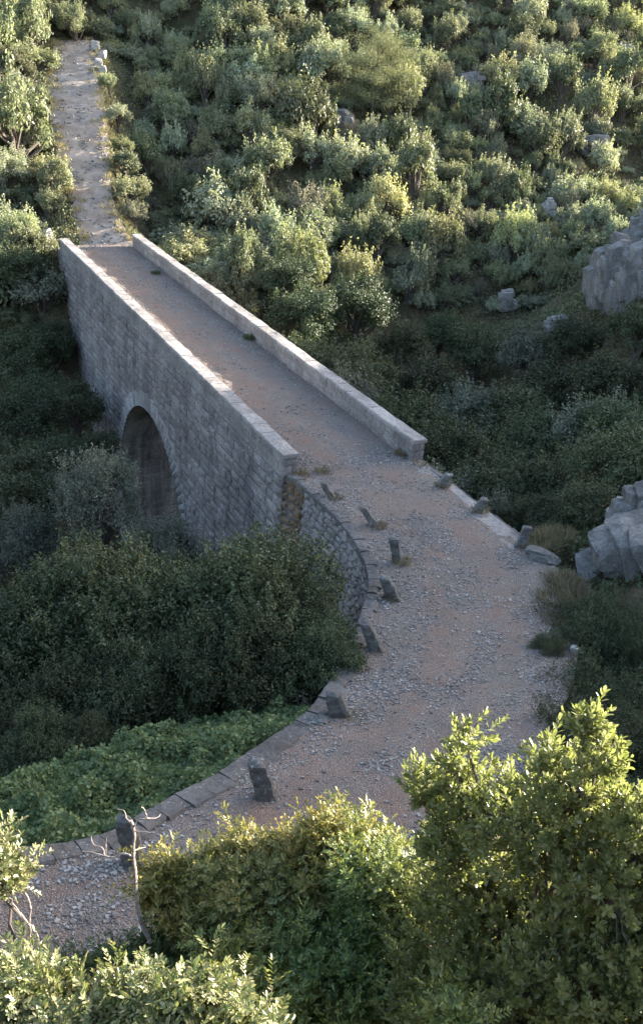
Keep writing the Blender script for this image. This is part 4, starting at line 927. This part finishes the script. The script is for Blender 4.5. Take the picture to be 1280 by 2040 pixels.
near_bush('evergreen_bush', 'tall bright green leafy bush lit by the sun in the lower right corner',
    [(925, 1425, 3.9, .06), (905, 1475, 3.9, .07), (850, 1530, 3.9, .11), (930, 1575, 3.85, .17), (1040, 1580, 3.85, .16), (1090, 1485, 3.75, .09), (1165, 1405, 3.7, .06), (1190, 1470, 3.7, .10), (1140, 1560, 3.7, .20), (1275, 1600, 3.65, .13),
     (1060, 1650, 3.7, .28), (915, 1650, 3.8, .22), (1210, 1700, 3.65, .28), (900, 1770, 3.9, .24), (1010, 1810, 3.8, .32), (1180, 1850, 3.75, .36), (890, 1890, 3.8, .30), (1050, 1960, 3.7, .36), (910, 2050, 3.7, .3), (1230, 2020, 3.7, .36), (1330, 1800, 3.6, .3), (960, 1960, 3.4, .22), (1100, 1930, 3.3, .22), (1190, 2000, 3.2, .25), (1040, 2050, 3.2, .25), (1270, 1930, 3.3, .22), (860, 2000, 3.5, .22), (1440, 1720, 3.8, .36), (1560, 1750, 4.0, .4), (1450, 1900, 3.6, .4)],  # last three lobes lie outside the frame, added to shade the lower leaves
    aty(1060, 2150, 3.4), 'rosette', 9000, G_arb, 1, lsize=.8, sl=.11)
near_bush('mastic_bush', 'yellow tinged mastic bush below the bare branch, bottom centre',
    [(455, 1735, 4.7, .10), (550, 1730, 4.7, .10), (400, 1790, 4.6, .11), (485, 1795, 4.5, .24), (600, 1775, 4.5, .19), (680, 1770, 4.4, .15), (640, 1690, 4.6, .10), (330, 1760, 4.6, .07), (730, 1770, 4.5, .10), (475, 1690, 4.75, .035), (560, 1690, 4.75, .03), (650, 1690, 4.7, .04), (310, 1790, 4.6, .05), (430, 1840, 4.5, .24), (560, 1850, 4.4, .30), (690, 1850, 4.4, .2)],
    aty(520, 2080, 4.3), 'pinnate', 3000, G_len, 2, lsize=1.12, sl=.16)
near_bush('mastic_bush', 'dark green mastic bush in the shade between the yellow bush and the tall bright bush',
    [(730, 1720, 4.6, .14), (680, 1690, 4.8, .12), (770, 1800, 4.2, .24), (730, 1900, 4.1, .3), (600, 1960, 4.0, .28), (760, 2010, 3.8, .3), (620, 2060, 3.7, .25), (480, 1950, 4.0, .2)], aty(700, 2150, 3.8), 'pinnate', 2600, G_len, 3, lsize=1.1, sl=.16)
near_bush('mastic_bush', 'low green mastic bush behind the pale bush, lower left',
    [(360, 1880, 4.5, .14), (260, 1950, 4.3, .13), (200, 1990, 4.2, .14), (340, 1990, 4.1, .2), (430, 1930, 4.3, .16), (140, 2000, 4.0, .14)], aty(300, 2100, 3.9), 'pinnate', 1300, G_lend, 4)
near_bush('mastic_bush', 'pale sunlit mastic bush filling the bottom left corner, closest to the viewer',
    [(a, b + 32, c * .8, q * .8) for a, b, c, q in [(30, 1965, 2.6, .07), (110, 2010, 2.55, .08), (190, 2010, 2.55, .07), (260, 1985, 2.55, .05), (330, 2010, 2.5, .07), (430, 2020, 2.5, .08), (520, 2060, 2.45, .05), (60, 2070, 2.45, .12), (200, 2080, 2.45, .12), (380, 2090, 2.4, .12), (410, 1985, 2.5, .04)]],
    aty(240, 2250, 2.1), 'pinnate', 800, G_len2, 5, lsize=.88, sl=.115)
near_bush('mastic_bush', 'isolated leafy tip above two bare twigs at the left edge', [(8, 1750, 3.1, .05), (-40, 1750, 3.1, .08)], aty(60, 1925, 3.0), 'pinnate', 90, G_len2, 6)
near_bush('mastic_bush', 'small yellowish mastic shoot at the bottom edge right of centre', [(900, 2030, 2.7, .05), (920, 2060, 2.7, .06)], aty(915, 2150, 2.8), 'pinnate', 40, G_len, 7)

# bare dead branch and twigs
def branchy(name, label, Y, polys, mat, cat='branch'):
    base = aty(polys[0][0][0], polys[0][0][1], Y); e = empty(name, tuple(base)); tag(e, label, cat); r = np.random.default_rng(8)
    for i, (w0, w1, dy, pts) in enumerate([(p[-1][0], p[-1][1], p[-1][2], p[:-1]) for p in polys]):
        P = np.array([aty(x, y, Y + dy * k / len(pts)) for k, (x, y) in enumerate(pts)]); Pq = resample(P, .02); a = Acc(); tube(a, Pq + r.normal(size=Pq.shape) * .0012, 1.05 * np.linspace(w0, w1, len(Pq)) * (1 + .15 * r.uniform(-1, 1, len(Pq))), 6)
        o = a.build('main_stem' if i == 0 else 'side_twig', mat); o.parent = e; o.matrix_parent_inverse = Matrix.Translation(-base if 0 else -Vector(base))
branchy('dead_branch', 'bare dead grey branch standing up in front of the left bollard', 4.3,
  [[(300, 1875), (282, 1840), (272, 1790), (270, 1740), (266, 1700), (268, 1660), (262, 1635), (.014, .008, 0)],
   [(264, 1706), (245, 1700), (228, 1708), (205, 1704), (182, 1698), (164, 1696), (.007, .0025, .25)], [(208, 1704), (205, 1690), (186, 1682), (182, 1666), (.004, .0018, .1)], [(211, 1700), (213, 1668), (230, 1655), (.004, .0018, -.1)],
   [(266, 1650), (275, 1634), (292, 1630), (287, 1612), (281, 1608), (.005, .002, -.1)], [(290, 1630), (312, 1630), (320, 1622), (.004, .0018, .1)], [(268, 1656), (290, 1658), (312, 1658), (325, 1652), (.004, .0018, -.15)],
   [(268, 1694), (278, 1690), (290, 1688), (285, 1682), (.004, .0018, .1)], [(262, 1640), (252, 1630), (247, 1616), (232, 1612), (.0045, .0018, .15)]], M_dead)
branchy('dead_branch', 'pair of thin bare twigs at the left edge', 3.0,
  [[(66, 1922), (62, 1880), (60, 1840), (60, 1800), (50, 1780), (.006, .003, 0)], [(66, 1920), (78, 1885), (72, 1855), (62, 1842), (.004, .002, .1)], [(60, 1845), (42, 1820), (26, 1800), (.004, .002, -.1)]], M_dead)

# dry tufts by the right road edge and weeds along the deck
def tuft(name, c, h, R, n, mat, seed, label, cat='grass tuft', group=None):
    r = np.random.default_rng(seed); a = r.uniform(0, 2 * pi, n); q = r.uniform(0, 1, n) ** .5 * R * .5; b = np.stack([np.cos(a) * q, np.sin(a) * q, 0 * a], -1); d = np.stack([np.cos(a) * .5, np.sin(a) * .5, 0 * a + 1], -1) + r.normal(size=(n, 3)) * .25
    V, F = leaves(b, d, sph(n, r), h * r.uniform(.5, 1.1, n), .014 + .01 * r.uniform(size=n), .1, .35); o = mesh(name, V, F, mat); o.location = c; return tag(o, label, cat, group)
G_dry = leafmat('dry_tuft', [(.13, .11, .07), (.20, .165, .10), (.28, .23, .15)], .8, .15, .1)
G_verge = leafmat('verge_grass', [(.20, .17, .09), (.27, .23, .13), (.34, .29, .18)], .8, .25, .1)
_r = np.random.default_rng(31); _A = Acc()
for k in range(620):
    i = _r.integers(4, len(PTH) - 2); sd = _r.integers(2); a_ = PTH[i, 3 * sd:3 * sd + 3]; o_ = PTH[i, 3 * (1 - sd):3 * (1 - sd) + 3]; q = (a_ - o_); q /= np.linalg.norm(q); c = a_ + q * _r.normal(.25, .5); c[2] = gz(c[0], c[1])[0] if np.dot(c - a_, q) > 0 else a_[2]
    n_ = 26; an = _r.uniform(0, 6.3, n_); b_ = c + np.stack([np.cos(an), np.sin(an), 0 * an], -1) * _r.uniform(0, .25, (n_, 1)); d_ = np.stack([np.cos(an) * .5, np.sin(an) * .5, 0 * an + 1], -1) + _r.normal(size=(n_, 3)) * .3
    V, F = leaves(b_, d_, sph(n_, _r), _r.uniform(.2, .5) * _r.uniform(.5, 1.1, n_), .03, .1, .3); _A.add(V, F)
tag(_A.build('verge_grass', G_verge), 'dry yellow grass creeping over both edges of the stepped path', 'grass', kind='stuff')
G_weed = leafmat('weed', [(.05, .08, .03), (.08, .11, .04)], .6, .2, .1)
for k, (px, py, h, R) in enumerate([(1130, 1165, .6, .8), (1100, 1190, .5, .7), (1045, 1180, .35, .5), (1165, 1205, .6, .9), (1075, 1075, .5, .9), (1110, 1060, .5, .9), (1110, 1235, .45, .6), (1150, 1255, .4, .7), (1120, 1150, .5, .8)]):
    P = atz(px, py, .05); P[2] = max(float(gz(P[0], P[1])[0]), -.3)
    tuft('grass_tuft', tuple(P), h, R, 900, G_dry, k, 'dry straw coloured grass tuft at the right edge of the near road', 'grass tuft', 'dry tufts on the right road edge')
for k, (px, py, h, lb) in enumerate([(497, 676, .28, 'green weed against the right parapet, half way along the deck'), (310, 545, .2, 'small green weed by the far end of the right parapet'), (800, 905, .22, 'brownish weed at the near end of the right parapet')]):
    tuft('weed_plant', tuple(atz(px, py, 0)), h, .5, 260, G_weed if k < 2 else G_dry, 60 + k, lb, 'weed')

for k, (px, py) in enumerate([(668, 992), (752, 1050), (798, 1122), (778, 1192), (742, 1302), (700, 1440), (556, 1600), (880, 968), (955, 1019), (1040, 1088), (640, 940), (600, 945), (835, 925)]):
    P = atz(px, py, float(np.interp(py, [1190, 1300, 1440, 1600], [0, .05, .4, .9]))); tuft('weed_plant', tuple(P + np.array([0, 0, -.02])), .16 + .05 * (k % 3), .45, 120, G_dry, 80 + k,
         'scrappy low weeds at the foot of a stone bollard' if k < 10 else 'scrappy low weeds where a parapet end meets the gravel', 'weed', 'weeds at the feet of the bollards' if k < 10 else 'weeds at the parapet ends')
# ivy bank below the edging stones
G_ivy = leafmat('leaf_ivy', [(.10, .13, .055), (.15, .185, .08), (.21, .25, .12)], .55, .25, 0, .3)
def s_of(px, py, z): P = atz(px, py, z); return sE[np.argmin(np.hypot(EL[:, 0] - P[0], EL[:, 1] - P[1]))]
sa, sb = s_of(655, 1370, .35), sE[-1] - .4
def bank(s, o):
    P = wmap(s, 0 * s, o + .02); t = np.clip((s - sa) / 3., 0, 1); n_ = fbm(P * np.array([1, 1, 0]) * .7, 4, 21)
    P[..., 2] += -.45 - .22 * o * (1.5 - .5 * t) - .9 * np.maximum(0, o - (1.0 + 1.9 * t)) + .28 * n_ * np.clip(o, 0, 1); return P
SS, OO = np.meshgrid(np.linspace(sa, sb, 80), np.concatenate([[-.05], np.linspace(.1, 6.5, 40)])); bk = bank(SS, OO)
tag(mesh('bank_soil', bk, grid_faces(*SS.shape), M_ground, smooth=True), kind='structure')
r = np.random.default_rng(77); n_ = 42000; si = r.uniform(sa, sb, n_); oi = r.uniform(.0, 1., n_) ** .9 * 3.6; C = bank(si, oi); dn = fbm(C * 1.6, 3, 9); C[:, 2] += r.uniform(0, 1, n_) ** .7 * np.clip(.22 + .9 * dn, .03, .8)
nn = sph(n_, r) * .7 + np.array([0, -.2, .7]); nn /= np.linalg.norm(nn, axis=1)[:, None]; V, F = rhomb(C, nn, .10 * r.uniform(.6, 1.25, n_), r, 1.35)
tag(mesh('ivy_mat', V, F, G_ivy), 'bright green ivy covering the bank below the edging stones', 'ivy', kind='stuff')

# prototypes have served: their copies share the meshes
for o in [q for q in COL.objects if q.parent is None and q.location.z == -500]:
    if True:
        for ch in list(o.children): bpy.data.objects.remove(ch)
        bpy.data.objects.remove(o)

# thin sunlit air in the gorge
HAZE = 0.0
if HAZE:
    m = bpy.data.materials.new('haze_air'); m.use_nodes = True; nt = m.node_tree; nt.nodes.remove(nt.nodes['Principled BSDF'])
    pv = nt.nodes.new('ShaderNodeVolumePrincipled'); pv.inputs['Color'].default_value = (.86, .90, .94, 1); pv.inputs['Density'].default_value = HAZE; pv.inputs['Anisotropy'].default_value = .2
    nt.links.new(pv.outputs[0], nt.nodes['Material Output'].inputs['Volume'])
    z0, z1 = float(GZ.min()) - 1, float(GZ.max()) + 12
    V = np.array([[x, y, z] for x in (-161, 201) for y in (-61, 261) for z in (z0, z1)]); F = np.array([[0, 1, 3, 2], [4, 6, 7, 5], [0, 4, 5, 1], [2, 3, 7, 6], [0, 2, 6, 4], [1, 5, 7, 3]])
    tag(mesh('haze', V, F, m), kind='stuff')
